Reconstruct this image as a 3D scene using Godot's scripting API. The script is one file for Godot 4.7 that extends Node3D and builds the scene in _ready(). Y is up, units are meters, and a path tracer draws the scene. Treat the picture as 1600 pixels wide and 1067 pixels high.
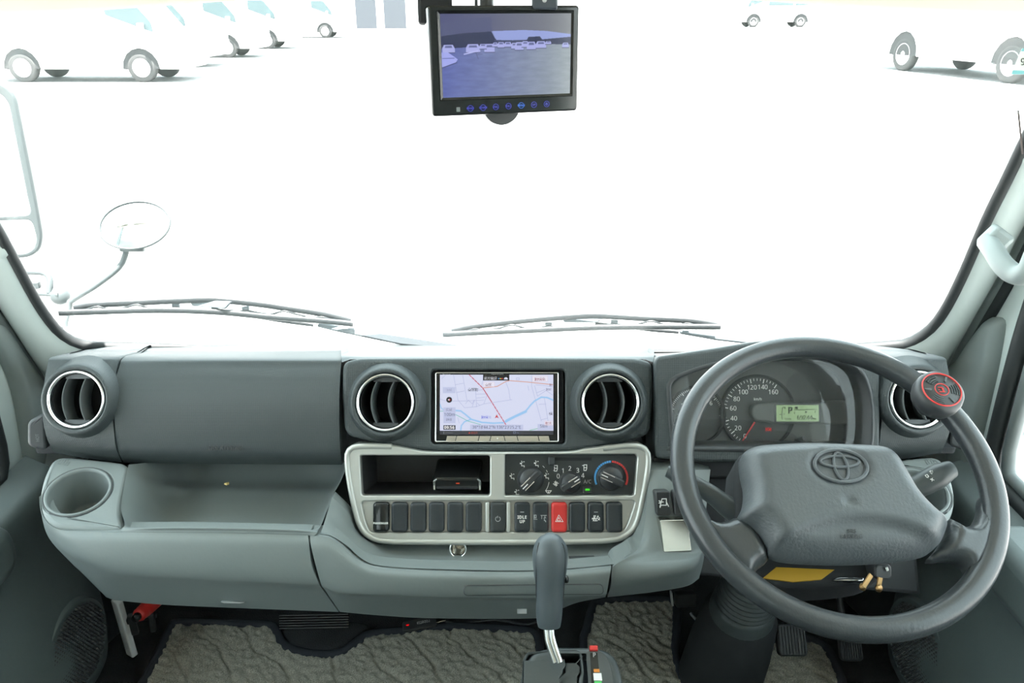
extends Node3D
# Cab of a small camper truck seen from between the seats. Metres, y up, forward is -z. Cab floor is y = 0.

const FOC := 1250.0
const PITCH := 0.401426
const GROUND := -0.66
const EXPOSURE := 4.9
var eye := Vector3(0.0, 1.12, 0.0)
var ORG := Vector3.ZERO          # base of the thing being built; shapes are given in world metres
var gid := 1
var used := {}
var M := {}                      # materials
var DF: Transform3D              # plane of the instrument panel
var WF: Transform3D              # plane of the steering wheel
var LF: Transform3D              # plane of the mirror monitor

# ---------------------------------------------------------------- places
func ray(px: float, py: float) -> Vector3:
	var u := (px - 800.0) / FOC
	var v := (py - 533.5) / FOC
	return Vector3(u, -v * cos(PITCH) - sin(PITCH), v * sin(PITCH) - cos(PITCH))
func at_d(px, py, d) -> Vector3: return eye + ray(px, py) * d
func at_z(px, py, z) -> Vector3:
	var r := ray(px, py)
	return eye + r * ((z - eye.z) / r.z)
func at_y(px, py, y) -> Vector3:
	var r := ray(px, py)
	return eye + r * ((y - eye.y) / r.y)
func at_x(px, py, x) -> Vector3:
	var r := ray(px, py)
	return eye + r * ((x - eye.x) / r.x)
func on(fr: Transform3D, px, py, h := 0.0) -> Vector3:
	var r := ray(px, py)
	var n := fr.basis.z
	return eye + r * ((n.dot(fr.origin - eye) + h) / n.dot(r))
func loc(fr: Transform3D, px, py, h := 0.0) -> Vector2:
	var q := fr.affine_inverse() * on(fr, px, py, h)
	return Vector2(q.x, q.y)
func locs(fr: Transform3D, a: Array, h := 0.0) -> PackedVector2Array:
	var o := PackedVector2Array()
	for p in a: o.append(loc(fr, p[0], p[1], h))
	return o
func dp(a: Array) -> PackedVector3Array:      # [[px, py, height over the instrument panel], ...]
	var o := PackedVector3Array()
	for p in a: o.append(on(DF, p[0], p[1], p[2]))
	return o
func mirror_x(x): return 1554.0 - x           # the cab is symmetric about its middle

# ---------------------------------------------------------------- nodes
func numbered(called: String) -> String:
	if not used.has(called):
		used[called] = 0
		return called
	used[called] += 1
	return "%s_%03d" % [called, used[called]]
func tag(o, label, category, group := "", kind := ""):
	o.set_meta("label", label)
	if category != "": o.set_meta("category", category)
	if group != "": o.set_meta("group", group)
	if kind != "": o.set_meta("kind", kind)
	return o
func thing(called, label, category, at: Vector3, group := "") -> Node3D:
	var o := Node3D.new()
	o.name = numbered(called)
	add_child(o)
	o.position = at
	ORG = at
	tag(o, label, category, group)
	return o
func struct(called, label, at := Vector3.ZERO) -> Node3D:
	var o := Node3D.new()
	o.name = called
	add_child(o)
	o.position = at
	ORG = at
	tag(o, label, "", "", "structure")
	return o
func sub(called, st: SurfaceTool, m: Material, parent: Node, label := "") -> MeshInstance3D:
	st.generate_normals()
	st.set_material(m)
	var o := MeshInstance3D.new()
	o.name = called
	o.mesh = st.commit()
	parent.add_child(o, true)
	if label != "": o.set_meta("label", label)
	return o

# ---------------------------------------------------------------- shapes
func ns() -> SurfaceTool:
	var st := SurfaceTool.new()
	st.begin(Mesh.PRIMITIVE_TRIANGLES)
	return st
func grp(st: SurfaceTool):
	gid += 1
	st.set_smooth_group(gid)
func tri(st: SurfaceTool, a: Vector3, b: Vector3, c: Vector3):
	st.add_vertex(a - ORG); st.add_vertex(c - ORG); st.add_vertex(b - ORG)
func quad(st: SurfaceTool, a, b, c, d):     # counter-clockwise from the front
	tri(st, a, b, c); tri(st, a, c, d)
func loft(st: SurfaceTool, rows: Array, closed := false, cut = null):   # cut = [centre, radius] of a round opening
	grp(st)
	for j in rows.size() - 1:
		var a: PackedVector3Array = rows[j]
		var b: PackedVector3Array = rows[j + 1]
		var n := a.size()
		for i in (n if closed else n - 1):
			var k := (i + 1) % n
			if cut != null and ((a[i] + a[k] + b[i] + b[k]) / 4.0).distance_to(cut[0]) < cut[1]: continue
			quad(st, a[i], a[k], b[k], b[i])
func skirt(st: SurfaceTool, edge: PackedVector3Array, off: Vector3):
	grp(st)
	for i in edge.size() - 1:
		quad(st, edge[i + 1], edge[i], edge[i] + off, edge[i + 1] + off)
func catmull(p: PackedVector3Array, n: int, closed := false) -> PackedVector3Array:
	# smooth curve through p, n points evenly spaced along it
	var dense := PackedVector3Array()
	var m := p.size()
	var segs := m if closed else m - 1
	for i in segs:
		var p0 := p[(i - 1 + m) % m] if closed or i > 0 else p[0] * 2.0 - p[1]
		var p1 := p[i]
		var p2 := p[(i + 1) % m]
		var p3 := p[(i + 2) % m] if closed or i + 2 < m else p[m - 1] * 2.0 - p[m - 2]
		for k in 10:
			dense.append(p1.cubic_interpolate(p2, p0, p3, k / 10.0))
	dense.append(p[0] if closed else p[m - 1])
	return even(dense, n, closed)
func even(dense: PackedVector3Array, n: int, closed := false) -> PackedVector3Array:
	var L := [0.0]
	for i in range(1, dense.size()): L.append(L[i - 1] + dense[i].distance_to(dense[i - 1]))
	var total: float = L[-1]
	var out := PackedVector3Array()
	var j := 0
	for i in n:
		var s := total * i / (n if closed else n - 1)
		while j < dense.size() - 2 and L[j + 1] < s: j += 1
		var w: float = L[j + 1] - L[j]
		out.append(dense[j].lerp(dense[j + 1], clampf((s - L[j]) / w if w > 1e-9 else 0.0, 0.0, 1.0)))
	return out
func smooth2(a: PackedVector2Array, n: int, closed := true) -> PackedVector2Array:
	var p := PackedVector3Array()
	for v in a: p.append(Vector3(v.x, v.y, 0))
	var o := PackedVector2Array()
	for v in catmull(p, n, closed): o.append(Vector2(v.x, v.y))
	return o
func dense_rows(rows: Array, per: int) -> Array:   # rows of equal length; smooth between them
	var out := []
	var n: int = rows[0].size()
	for j in rows.size() - 1:
		for k in per:
			var t := float(k) / per
			var r := PackedVector3Array()
			for i in n:
				var p1: Vector3 = rows[j][i]
				var p2: Vector3 = rows[j + 1][i]
				var p0: Vector3 = rows[j - 1][i] if j > 0 else p1 * 2.0 - p2
				var p3: Vector3 = rows[j + 2][i] if j + 2 < rows.size() else p2 * 2.0 - p1
				r.append(p1.cubic_interpolate(p2, p0, p3, t))
			out.append(r)
	out.append(rows[-1])
	return out
func sheet(st: SurfaceTool, rows: Array, cols: int, per: int, back := Vector3.ZERO, cut = null):
	# smooth surface through feature lines, bottom line first, each from left to right; back = depth of its turned-in edges
	var r2 := []
	for r in rows: r2.append(catmull(r, cols))
	var all := dense_rows(r2, per)
	loft(st, all, false, cut)
	if back != Vector3.ZERO:
		var bottom: PackedVector3Array = all[0].duplicate()
		bottom.reverse()
		skirt(st, bottom, back)
		skirt(st, all[-1], back)
		var l := PackedVector3Array()
		var r := PackedVector3Array()
		for a in all:
			l.append(a[0]); r.append(a[-1])
		skirt(st, l, back)
		r.reverse()
		skirt(st, r, back)
func ccw(a: PackedVector2Array) -> PackedVector2Array:
	if Geometry2D.is_polygon_clockwise(a):
		var b := a.duplicate()
		b.reverse()
		return b
	return a
func inset(a: PackedVector2Array, d: float) -> PackedVector2Array:   # ccw outline moved inwards by d
	var o := PackedVector2Array()
	var n := a.size()
	for i in n:
		var e1 := (a[i] - a[(i - 1 + n) % n]).normalized()
		var e2 := (a[(i + 1) % n] - a[i]).normalized()
		var n1 := Vector2(-e1.y, e1.x)
		var n2 := Vector2(-e2.y, e2.x)
		var b := n1 + n2
		var l := b.length_squared()
		o.append(a[i] + (b * (2.0 / l) if l > 0.6 else b.normalized() * 1.5) * d)
	return o
func lift(fr: Transform3D, a: PackedVector2Array, h: float) -> PackedVector3Array:
	var o := PackedVector3Array()
	for p in a: o.append(fr * Vector3(p.x, p.y, h))
	return o
func hits(a: Vector2, b: Vector2, poly: PackedVector2Array) -> bool:
	for i in poly.size():
		var p := poly[i]
		var q := poly[(i + 1) % poly.size()]
		if p.distance_squared_to(a) < 1e-12 or q.distance_squared_to(a) < 1e-12 or p.distance_squared_to(b) < 1e-12 or q.distance_squared_to(b) < 1e-12: continue
		if Geometry2D.segment_intersects_segment(a, b, p, q) != null: return true
	return false
func fill(st: SurfaceTool, fr: Transform3D, outer: PackedVector2Array, holes: Array, h: float, flip := false):
	var poly := outer.duplicate()
	var left := holes.duplicate()
	left.sort_custom(func(x, y): return Array(x).map(func(v): return v.x).max() > Array(y).map(func(v): return v.x).max())
	var taken := []
	for k in left.size():
		var hole: PackedVector2Array = left[k].duplicate()
		if not Geometry2D.is_polygon_clockwise(hole): hole.reverse()
		var best := INF
		var bi := 0
		var bj := 0
		for i in poly.size():
			if poly[i] in taken: continue
			for j in hole.size():
				var dd := poly[i].distance_squared_to(hole[j])
				if dd < best:
					var bad := hits(poly[i], hole[j], poly) or hits(poly[i], hole[j], hole)
					for m in range(k + 1, left.size()): bad = bad or hits(poly[i], hole[j], left[m])
					if not bad:
						best = dd; bi = i; bj = j
		taken.append_array([poly[bi], hole[bj]])
		var joined := PackedVector2Array()
		for i in bi + 1: joined.append(poly[i])
		for j in hole.size() + 1: joined.append(hole[(bj + j) % hole.size()])
		for i in range(bi, poly.size()): joined.append(poly[i])
		poly = joined
	var t := earclip(poly)
	grp(st)
	for i in range(0, t.size(), 3):
		var a := fr * Vector3(poly[t[i]].x, poly[t[i]].y, h)
		var b := fr * Vector3(poly[t[i + 1]].x, poly[t[i + 1]].y, h)
		var c := fr * Vector3(poly[t[i + 2]].x, poly[t[i + 2]].y, h)
		if flip: tri(st, a, c, b)
		else: tri(st, a, b, c)
func earclip(p: PackedVector2Array) -> PackedInt32Array:
	var idx := range(p.size())
	var out := PackedInt32Array()
	var guard := 0
	while idx.size() > 3 and guard < 4000000:
		var cut := false
		var n := idx.size()
		for pass_ in 2:
			for k in n:
				guard += 1
				var a: Vector2 = p[idx[(k - 1 + n) % n]]
				var b: Vector2 = p[idx[k]]
				var c: Vector2 = p[idx[(k + 1) % n]]
				var area := (b - a).cross(c - b)
				if area <= (1e-12 if pass_ == 0 else -1e-10): continue
				var ok := true
				for q in idx:
					var v: Vector2 = p[q]
					if v == a or v == b or v == c: continue
					if (b - a).cross(v - a) >= -1e-12 and (c - b).cross(v - b) >= -1e-12 and (a - c).cross(v - c) >= -1e-12:
						ok = false
						break
				if ok:
					out.append_array([idx[(k - 1 + n) % n], idx[k], idx[(k + 1) % n]])
					idx.remove_at(k)
					cut = true
					break
			if cut: break
		if not cut: idx.remove_at(0)
	if idx.size() == 3: out.append_array(idx)
	return out
func ring(st, a: PackedVector3Array, b: PackedVector3Array):
	for i in a.size():
		var k := (i + 1) % a.size()
		quad(st, a[i], a[k], b[k], b[i])
func panel(st: SurfaceTool, fr: Transform3D, outline: PackedVector2Array, h0: float, h1: float, bevel := 0.0, holes := [], steps := 3, both := false):
	# plate with rounded edges, its outline in the plane of fr, from height h0 to h1; holes go right through
	var o := ccw(outline)
	var rim := 0.0
	if both and bevel > 0.0:
		grp(st)
		for k in steps:
			var a0 := PI / 2 * (1.0 - float(k) / steps)
			var a1 := PI / 2 * (1.0 - float(k + 1) / steps)
			ring(st, lift(fr, inset(o, bevel * (1 - cos(a0))), h0 + bevel - bevel * sin(a0)), lift(fr, inset(o, bevel * (1 - cos(a1))), h0 + bevel - bevel * sin(a1)))
		rim = bevel
	if both: fill(st, fr, inset(o, bevel), [], h0, true)
	grp(st)
	ring(st, lift(fr, o, h0 + rim), lift(fr, o, h1 - bevel))
	if bevel > 0.0:
		if not both: grp(st)
		for k in steps:
			var a0 := PI / 2 * k / steps
			var a1 := PI / 2 * (k + 1) / steps
			ring(st, lift(fr, inset(o, bevel * (1 - cos(a0))), h1 - bevel + bevel * sin(a0)), lift(fr, inset(o, bevel * (1 - cos(a1))), h1 - bevel + bevel * sin(a1)))
	var tops := []
	for hole in holes:
		var q := ccw(hole)
		var hb := minf(bevel, 0.0025)
		grp(st)
		ring(st, lift(fr, q, h1 - hb), lift(fr, q, h0))
		if hb > 0.0:
			grp(st)
			ring(st, lift(fr, inset(q, -hb), h1), lift(fr, inset(q, -hb * 0.3), h1 - hb * 0.3))
			ring(st, lift(fr, inset(q, -hb * 0.3), h1 - hb * 0.3), lift(fr, q, h1 - hb))
		tops.append(inset(q, -hb))
	fill(st, fr, inset(o, bevel) if bevel > 0.0 else o, tops, h1)
func relief(st: SurfaceTool, fr: Transform3D, outline: PackedVector2Array, step: float, h0: float, hf: Callable):
	# plate whose height over its plane is hf(point, distance from the edge)
	var o := ccw(outline)
	var per := 0.0
	for i in o.size(): per += o[i].distance_to(o[(i + 1) % o.size()])
	var p3 := PackedVector3Array()
	for v in o: p3.append(Vector3(v.x, v.y, 0))
	p3.append(p3[0])
	var edge := PackedVector2Array()
	for v in even(p3, int(per / step), true): edge.append(Vector2(v.x, v.y))
	var pts := edge.duplicate()
	var dist := PackedFloat32Array()
	dist.resize(edge.size())
	var lo := edge[0]
	var hi := edge[0]
	for v in edge:
		lo = lo.min(v); hi = hi.max(v)
	var y := lo.y
	var odd := 0.0
	while y < hi.y:
		var x := lo.x + odd
		while x < hi.x:
			var v := Vector2(x, y)
			if Geometry2D.is_point_in_polygon(v, edge):
				var d := INF
				for i in edge.size(): d = minf(d, v.distance_to(Geometry2D.get_closest_point_to_segment(v, edge[i], edge[(i + 1) % edge.size()])))
				if d > step * 0.45:
					pts.append(v); dist.append(d)
			x += step
		y += step * 0.87
		odd = step * 0.5 - odd
	var P := PackedVector3Array()
	for i in pts.size(): P.append(fr * Vector3(pts[i].x, pts[i].y, hf.call(pts[i], dist[i])))
	var t := Geometry2D.triangulate_delaunay(pts)
	grp(st)
	for i in range(0, t.size(), 3):
		var a := pts[t[i]]
		var b := pts[t[i + 1]]
		var c := pts[t[i + 2]]
		if not Geometry2D.is_point_in_polygon((a + b + c) / 3.0, edge): continue
		if (b - a).cross(c - a) > 0: tri(st, P[t[i]], P[t[i + 1]], P[t[i + 2]])
		else: tri(st, P[t[i]], P[t[i + 2]], P[t[i + 1]])
	var top := PackedVector3Array()
	for i in edge.size(): top.append(P[i])
	ring(st, lift(fr, edge, h0), top)
func frame(at: Vector3, z: Vector3, x := Vector3.RIGHT) -> Transform3D:
	z = z.normalized()
	var y := z.cross(x).normalized()
	return Transform3D(Basis(y.cross(z).normalized(), y, z), at)
func lathe(st: SurfaceTool, fr: Transform3D, profile: Array, segs := 32, sx := 1.0, sy := 1.0):
	# profile [[radius, height], ...] turned about the frame's z axis; "/" starts a new sharp edge
	grp(st)
	var last = null
	for p in profile:
		if p is String:
			grp(st)
			continue
		if last != null:
			for i in segs:
				var a0 := TAU * i / segs
				var a1 := TAU * (i + 1) / segs
				var q := [Vector3(cos(a0) * last[0] * sx, sin(a0) * last[0] * sy, last[1]), Vector3(cos(a1) * last[0] * sx, sin(a1) * last[0] * sy, last[1]), Vector3(cos(a1) * p[0] * sx, sin(a1) * p[0] * sy, p[1]), Vector3(cos(a0) * p[0] * sx, sin(a0) * p[0] * sy, p[1])]
				if last[0] > 0: tri(st, fr * q[0], fr * q[1], fr * q[2])
				if p[0] > 0: tri(st, fr * q[0], fr * q[2], fr * q[3])
		last = p
func tube(st: SurfaceTool, path: PackedVector3Array, radii, sides := 12, closed := false, caps := true, squash := 1.0):
	grp(st)
	var n := path.size()
	var rows := []
	var up := Vector3.UP
	var t0 := (path[1] - path[0]).normalized()
	if absf(t0.dot(up)) > 0.9: up = Vector3.RIGHT
	var x := t0.cross(up).normalized()
	for i in n:
		var t: Vector3
		if closed: t = (path[(i + 1) % n] - path[(i - 1 + n) % n]).normalized()
		else: t = (path[mini(i + 1, n - 1)] - path[maxi(i - 1, 0)]).normalized()
		x = (x - t * x.dot(t)).normalized()
		var y := t.cross(x)
		var r: float = radii[i] if radii is Array else radii
		var row := PackedVector3Array()
		for k in sides:
			var a := TAU * k / sides
			row.append(path[i] + x * cos(a) * r + y * sin(a) * r * squash)
		rows.append(row)
	if closed: rows.append(rows[0])
	for j in rows.size() - 1:
		for k in sides:
			var m := (k + 1) % sides
			quad(st, rows[j][k], rows[j][m], rows[j + 1][m], rows[j + 1][k])
	if caps and not closed:
		grp(st)
		for k in sides:
			tri(st, path[0], rows[0][(k + 1) % sides], rows[0][k])
			tri(st, path[n - 1], rows[n - 1][k], rows[n - 1][(k + 1) % sides])
func bezel(fr: Transform3D, at2: Vector2) -> Transform3D: return Transform3D(fr.basis, fr * Vector3(at2.x, at2.y, 0))
func rrect(c: Vector2, w: float, h: float, r: float, n := 4) -> PackedVector2Array:
	var o := PackedVector2Array()
	for k in 4:
		var m: Vector2 = c + Vector2([1, -1, -1, 1][k] * (w / 2 - r), [1, 1, -1, -1][k] * (h / 2 - r))
		for i in n + 1:
			var a := PI / 2 * (k + float(i) / n)
			o.append(m + Vector2(cos(a), sin(a)) * r)
	return o
func ellipse(c: Vector2, rx: float, ry: float, n := 32, turn := 0.0) -> PackedVector2Array:
	var o := PackedVector2Array()
	for i in n:
		var a := TAU * i / n
		o.append(c + Vector2(cos(a) * rx, sin(a) * ry).rotated(turn))
	return o
func rounded(pts: PackedVector2Array, r: float, n := 4) -> PackedVector2Array:   # polygon with its corners rounded
	var o := PackedVector2Array()
	var m := pts.size()
	for i in m:
		var p := pts[i]
		var a := pts[(i - 1 + m) % m]
		var b := pts[(i + 1) % m]
		var d := minf(r, minf(p.distance_to(a), p.distance_to(b)) * 0.45)
		var s := p + (a - p).normalized() * d
		var e := p + (b - p).normalized() * d
		for k in n + 1:
			var t := float(k) / n
			o.append(s.lerp(p, t).lerp(p.lerp(e, t), t))
	return o
func block(st: SurfaceTool, fr: Transform3D, w: float, h: float, d: float, b := 0.002):   # rounded block centred on the frame
	panel(st, fr, rrect(Vector2.ZERO, w, h, maxf(b, 0.0005), 3), -d / 2, d / 2, b, [], 2, true)
func bar(st: SurfaceTool, a: Vector3, b: Vector3, w: float, t: float, z: Vector3):
	var fr := frame((a + b) / 2, z, (b - a).normalized())
	block(st, fr, a.distance_to(b), w, t, minf(w, t) * 0.2)
func rect_uv(st: SurfaceTool, fr: Transform3D, w: float, h: float, z: float):
	var c := [Vector2(0, 1), Vector2(1, 1), Vector2(1, 0), Vector2(0, 0)]
	var p := [Vector3(-w / 2, -h / 2, z), Vector3(w / 2, -h / 2, z), Vector3(w / 2, h / 2, z), Vector3(-w / 2, h / 2, z)]
	grp(st)
	for i in [0, 2, 1, 0, 3, 2]:
		st.set_uv(c[i])
		st.add_vertex(fr * p[i] - ORG)
func letters(s: String, fr: Transform3D, c: Vector2, h: float, height: float, m: Material, parent: Node, called := "lettering", bold := false, turn := 0.0, depth := 0.0005):
	var t := TextMesh.new()
	var f := SystemFont.new()
	f.font_names = PackedStringArray(["Droid Sans"])
	if bold: f.font_weight = 700
	t.font = f
	t.text = s
	t.font_size = 32
	t.pixel_size = height / 23.0
	t.depth = depth
	t.curve_step = 2.0
	t.material = m
	var o := MeshInstance3D.new()
	o.name = called
	o.mesh = t
	var tr := fr * Transform3D(Basis(Vector3(0, 0, 1), turn), Vector3(c.x, c.y, h + depth * 0.5))
	tr.origin -= ORG
	o.transform = tr
	parent.add_child(o, true)
	return o
func strokes(st: SurfaceTool, fr: Transform3D, c: Vector2, size: float, s: String, w: float, h: float, turn := 0.0):
	# line symbol: "x1y1x2y2 ..." on a 10 x 10 field, y downwards
	for k in s.split(" ", false):
		var a := Vector2(k.unicode_at(0) - 48, 57 - k.unicode_at(1)) / 9.0 - Vector2(0.5, 0.5)
		var b := Vector2(k.unicode_at(2) - 48, 57 - k.unicode_at(3)) / 9.0 - Vector2(0.5, 0.5)
		a = c + (a * size).rotated(turn)
		b = c + (b * size).rotated(turn)
		var e := (b - a).normalized() * w * 0.5
		if a == b: e = Vector2(w * 0.5, 0)
		var n := Vector2(-e.y, e.x)
		panel(st, fr, PackedVector2Array([a - e - n, b + e - n, b + e + n, a - e + n]), h - 0.0003, h + 0.0004)

# ---------------------------------------------------------------- materials
func lin(r, g, b) -> Color: return Color(r, g, b).linear_to_srgb()
func mat(called, r, g, b, rough, metal := 0.0, spec := 0.5) -> StandardMaterial3D:
	var m := StandardMaterial3D.new()
	m.resource_name = called
	m.albedo_color = lin(r, g, b)
	m.roughness = rough
	m.metallic = metal
	m.metallic_specular = spec
	M[called] = m
	return m
func grainy(m: StandardMaterial3D, tex: Texture2D, per_metre: float, depth_cm: float):
	m.heightmap_enabled = true
	m.heightmap_texture = tex
	m.heightmap_scale = depth_cm
	m.uv1_triplanar = true
	m.uv1_world_triplanar = true
	m.uv1_scale = Vector3.ONE * per_metre
func noise_tex(freq: float, kind: int, sd: int, size := 512, oct := 3) -> NoiseTexture2D:
	var n := FastNoiseLite.new()
	n.noise_type = kind
	n.frequency = freq
	n.seed = sd
	n.fractal_octaves = oct
	if kind == FastNoiseLite.TYPE_CELLULAR: n.cellular_return_type = FastNoiseLite.RETURN_DISTANCE
	var t := NoiseTexture2D.new()
	t.width = size
	t.height = size
	t.seamless = true
	t.noise = n
	return t
func tinted(m: StandardMaterial3D, tex: NoiseTexture2D, lo: float, hi: float):   # uneven tone: the colour times lo..hi
	var g := Gradient.new()
	g.set_color(0, Color(lo, lo, lo))
	g.set_color(1, Color(hi, hi, hi))
	tex.color_ramp = g
	m.albedo_texture = tex
func make_materials():
	var grain := noise_tex(0.06, FastNoiseLite.TYPE_CELLULAR, 3)
	var leather := noise_tex(0.045, FastNoiseLite.TYPE_SIMPLEX_SMOOTH, 5, 512, 4)
	var weave := Image.create(64, 64, false, Image.FORMAT_L8)
	for y in 64:
		for x in 64:
			var a := sin((x + y) * TAU / 16.0) * sin((x - y) * TAU / 16.0)
			weave.set_pixel(x, y, Color(0.5 + 0.5 * a, 0, 0))
	var dots := ImageTexture.create_from_image(weave)
	grainy(mat("upper plastic", 0.042, 0.051, 0.053, 0.46), dots, 90.0, 0.05)
	grainy(mat("upper plastic smooth", 0.055, 0.064, 0.066, 0.42), leather, 7.0, 0.012)
	grainy(mat("lower plastic", 0.160, 0.180, 0.178, 0.48), grain, 6.0, 0.01)
	grainy(mat("door plastic", 0.110, 0.134, 0.135, 0.55), grain, 6.0, 0.01)
	mat("cover plastic", 0.25, 0.285, 0.28, 0.55)  # handles; also corner covers, where it is lightened for the sky light
	mat("pillar plastic", 0.52, 0.58, 0.56, 0.6)
	grainy(mat("wheel rubber", 0.045, 0.050, 0.054, 0.28), grain, 9.0, 0.02)
	grainy(mat("wheel pad", 0.078, 0.087, 0.094, 0.42), leather, 9.0, 0.03)
	mat("silver paint", 0.50, 0.50, 0.47, 0.38, 0.55)
	mat("chrome", 0.85, 0.85, 0.84, 0.12, 1.0)
	mat("steel", 0.55, 0.53, 0.47, 0.2, 1.0)
	mat("black plastic", 0.032, 0.033, 0.035, 0.42)
	mat("matte black", 0.030, 0.031, 0.033, 0.8, 0.0, 0.35)
	mat("gloss black", 0.014, 0.015, 0.015, 0.08)
	mat("charcoal plastic", 0.040, 0.043, 0.046, 0.45)
	mat("control face", 0.03, 0.033, 0.034, 0.5)
	mat("switch face", 0.024, 0.028, 0.032, 0.36)
	mat("louver", 0.07, 0.078, 0.08, 0.4)
	mat("red plastic", 0.62, 0.035, 0.03, 0.4)
	mat("red mark", 0.7, 0.05, 0.05, 0.5)
	mat("blue mark", 0.08, 0.34, 0.70, 0.5)
	mat("white mark", 0.85, 0.85, 0.83, 0.5)
	mat("grey mark", 0.40, 0.41, 0.41, 0.5)
	mat("yellow label", 0.85, 0.62, 0.05, 0.6)
	mat("ochre label", 0.48, 0.27, 0.015, 0.55)
	mat("brass", 0.40, 0.25, 0.11, 0.35, 1.0)
	mat("gold strip", 0.52, 0.47, 0.40, 0.35, 0.7)
	mat("seal rubber", 0.02, 0.023, 0.024, 0.6)
	mat("grey rubber", 0.16, 0.18, 0.18, 0.5)
	mat("headliner", 0.62, 0.60, 0.50, 0.9)
	mat("visor cloth", 0.72, 0.71, 0.65, 0.85)
	mat("cream wall", 0.62, 0.56, 0.46, 0.7)
	mat("seat cloth", 0.20, 0.19, 0.18, 0.9)
	mat("orange mark", 0.65, 0.22, 0.03, 0.5)
	mat("green mark", 0.10, 0.55, 0.14, 0.5)
	mat("knob leather", 0.075, 0.09, 0.10, 0.42)
	mat("dial face", 0.045, 0.048, 0.047, 0.6)
	mat("dial plate", 0.085, 0.09, 0.086, 0.55)
	mat("crumb", 0.75, 0.55, 0.22, 0.9)
	var fl := mat("floor felt", 0.034, 0.036, 0.040, 0.95)
	grainy(fl, leather, 20.0, 0.1)
	var pile := mat("mat pile", 0.78, 0.74, 0.62, 0.95)
	pile.uv1_triplanar = true
	pile.uv1_world_triplanar = true
	pile.uv1_scale = Vector3.ONE * 6.0
	tinted(pile, noise_tex(0.11, FastNoiseLite.TYPE_SIMPLEX_SMOOTH, 11, 512, 4), 0.46, 1.0)
	pile.rim_enabled = true
	pile.rim = 0.4
	mat("mat binding", 0.028, 0.031, 0.040, 0.9)
	# outside
	var asphalt := mat("asphalt", 0.33, 0.33, 0.325, 0.9)
	asphalt.uv1_triplanar = true
	asphalt.uv1_world_triplanar = true
	asphalt.uv1_scale = Vector3.ONE * 0.6
	tinted(asphalt, noise_tex(0.03, FastNoiseLite.TYPE_SIMPLEX_SMOOTH, 21, 512, 5), 0.8, 1.0)
	mat("van white", 0.80, 0.81, 0.81, 0.3)
	mat("van glass", 0.05, 0.075, 0.08, 0.2)
	mat("tyre", 0.036, 0.036, 0.036, 0.8)
	mat("wheel silver", 0.62, 0.63, 0.63, 0.35, 0.4)
	mat("underbody", 0.03, 0.031, 0.032, 0.9)
	mat("lamp lens", 0.7, 0.72, 0.74, 0.15)
	mat("mirror shell", 0.05, 0.058, 0.06, 0.45)
	mat("mirror glass", 0.9, 0.91, 0.91, 0.02, 1.0)
	mat("wiper metal", 0.018, 0.02, 0.022, 0.4)
	mat("wiper clip", 0.09, 0.105, 0.115, 0.4)
	mat("shed wall", 0.72, 0.73, 0.72, 0.8)
	mat("shed opening", 0.035, 0.04, 0.05, 0.5)
	mat("sticker teal", 0.16, 0.42, 0.45, 0.6)
	mat("sticker white", 0.62, 0.66, 0.62, 0.6)
	var glass := mat("windscreen glass", 0.75, 0.85, 0.83, 0.0)
	glass.transparency = BaseMaterial3D.TRANSPARENCY_ALPHA
	glass.albedo_color.a = 0.09
	var lens := mat("cover glass", 0.5, 0.52, 0.5, 0.02)
	lens.transparency = BaseMaterial3D.TRANSPARENCY_ALPHA
	lens.albedo_color.a = 0.04
func glow(called, c: Color, energy: float) -> StandardMaterial3D:
	var m := mat(called, 0.01, 0.01, 0.01, 0.3)
	m.emission_enabled = true
	m.emission = c
	m.emission_energy_multiplier = energy / EXPOSURE
	return m

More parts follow.
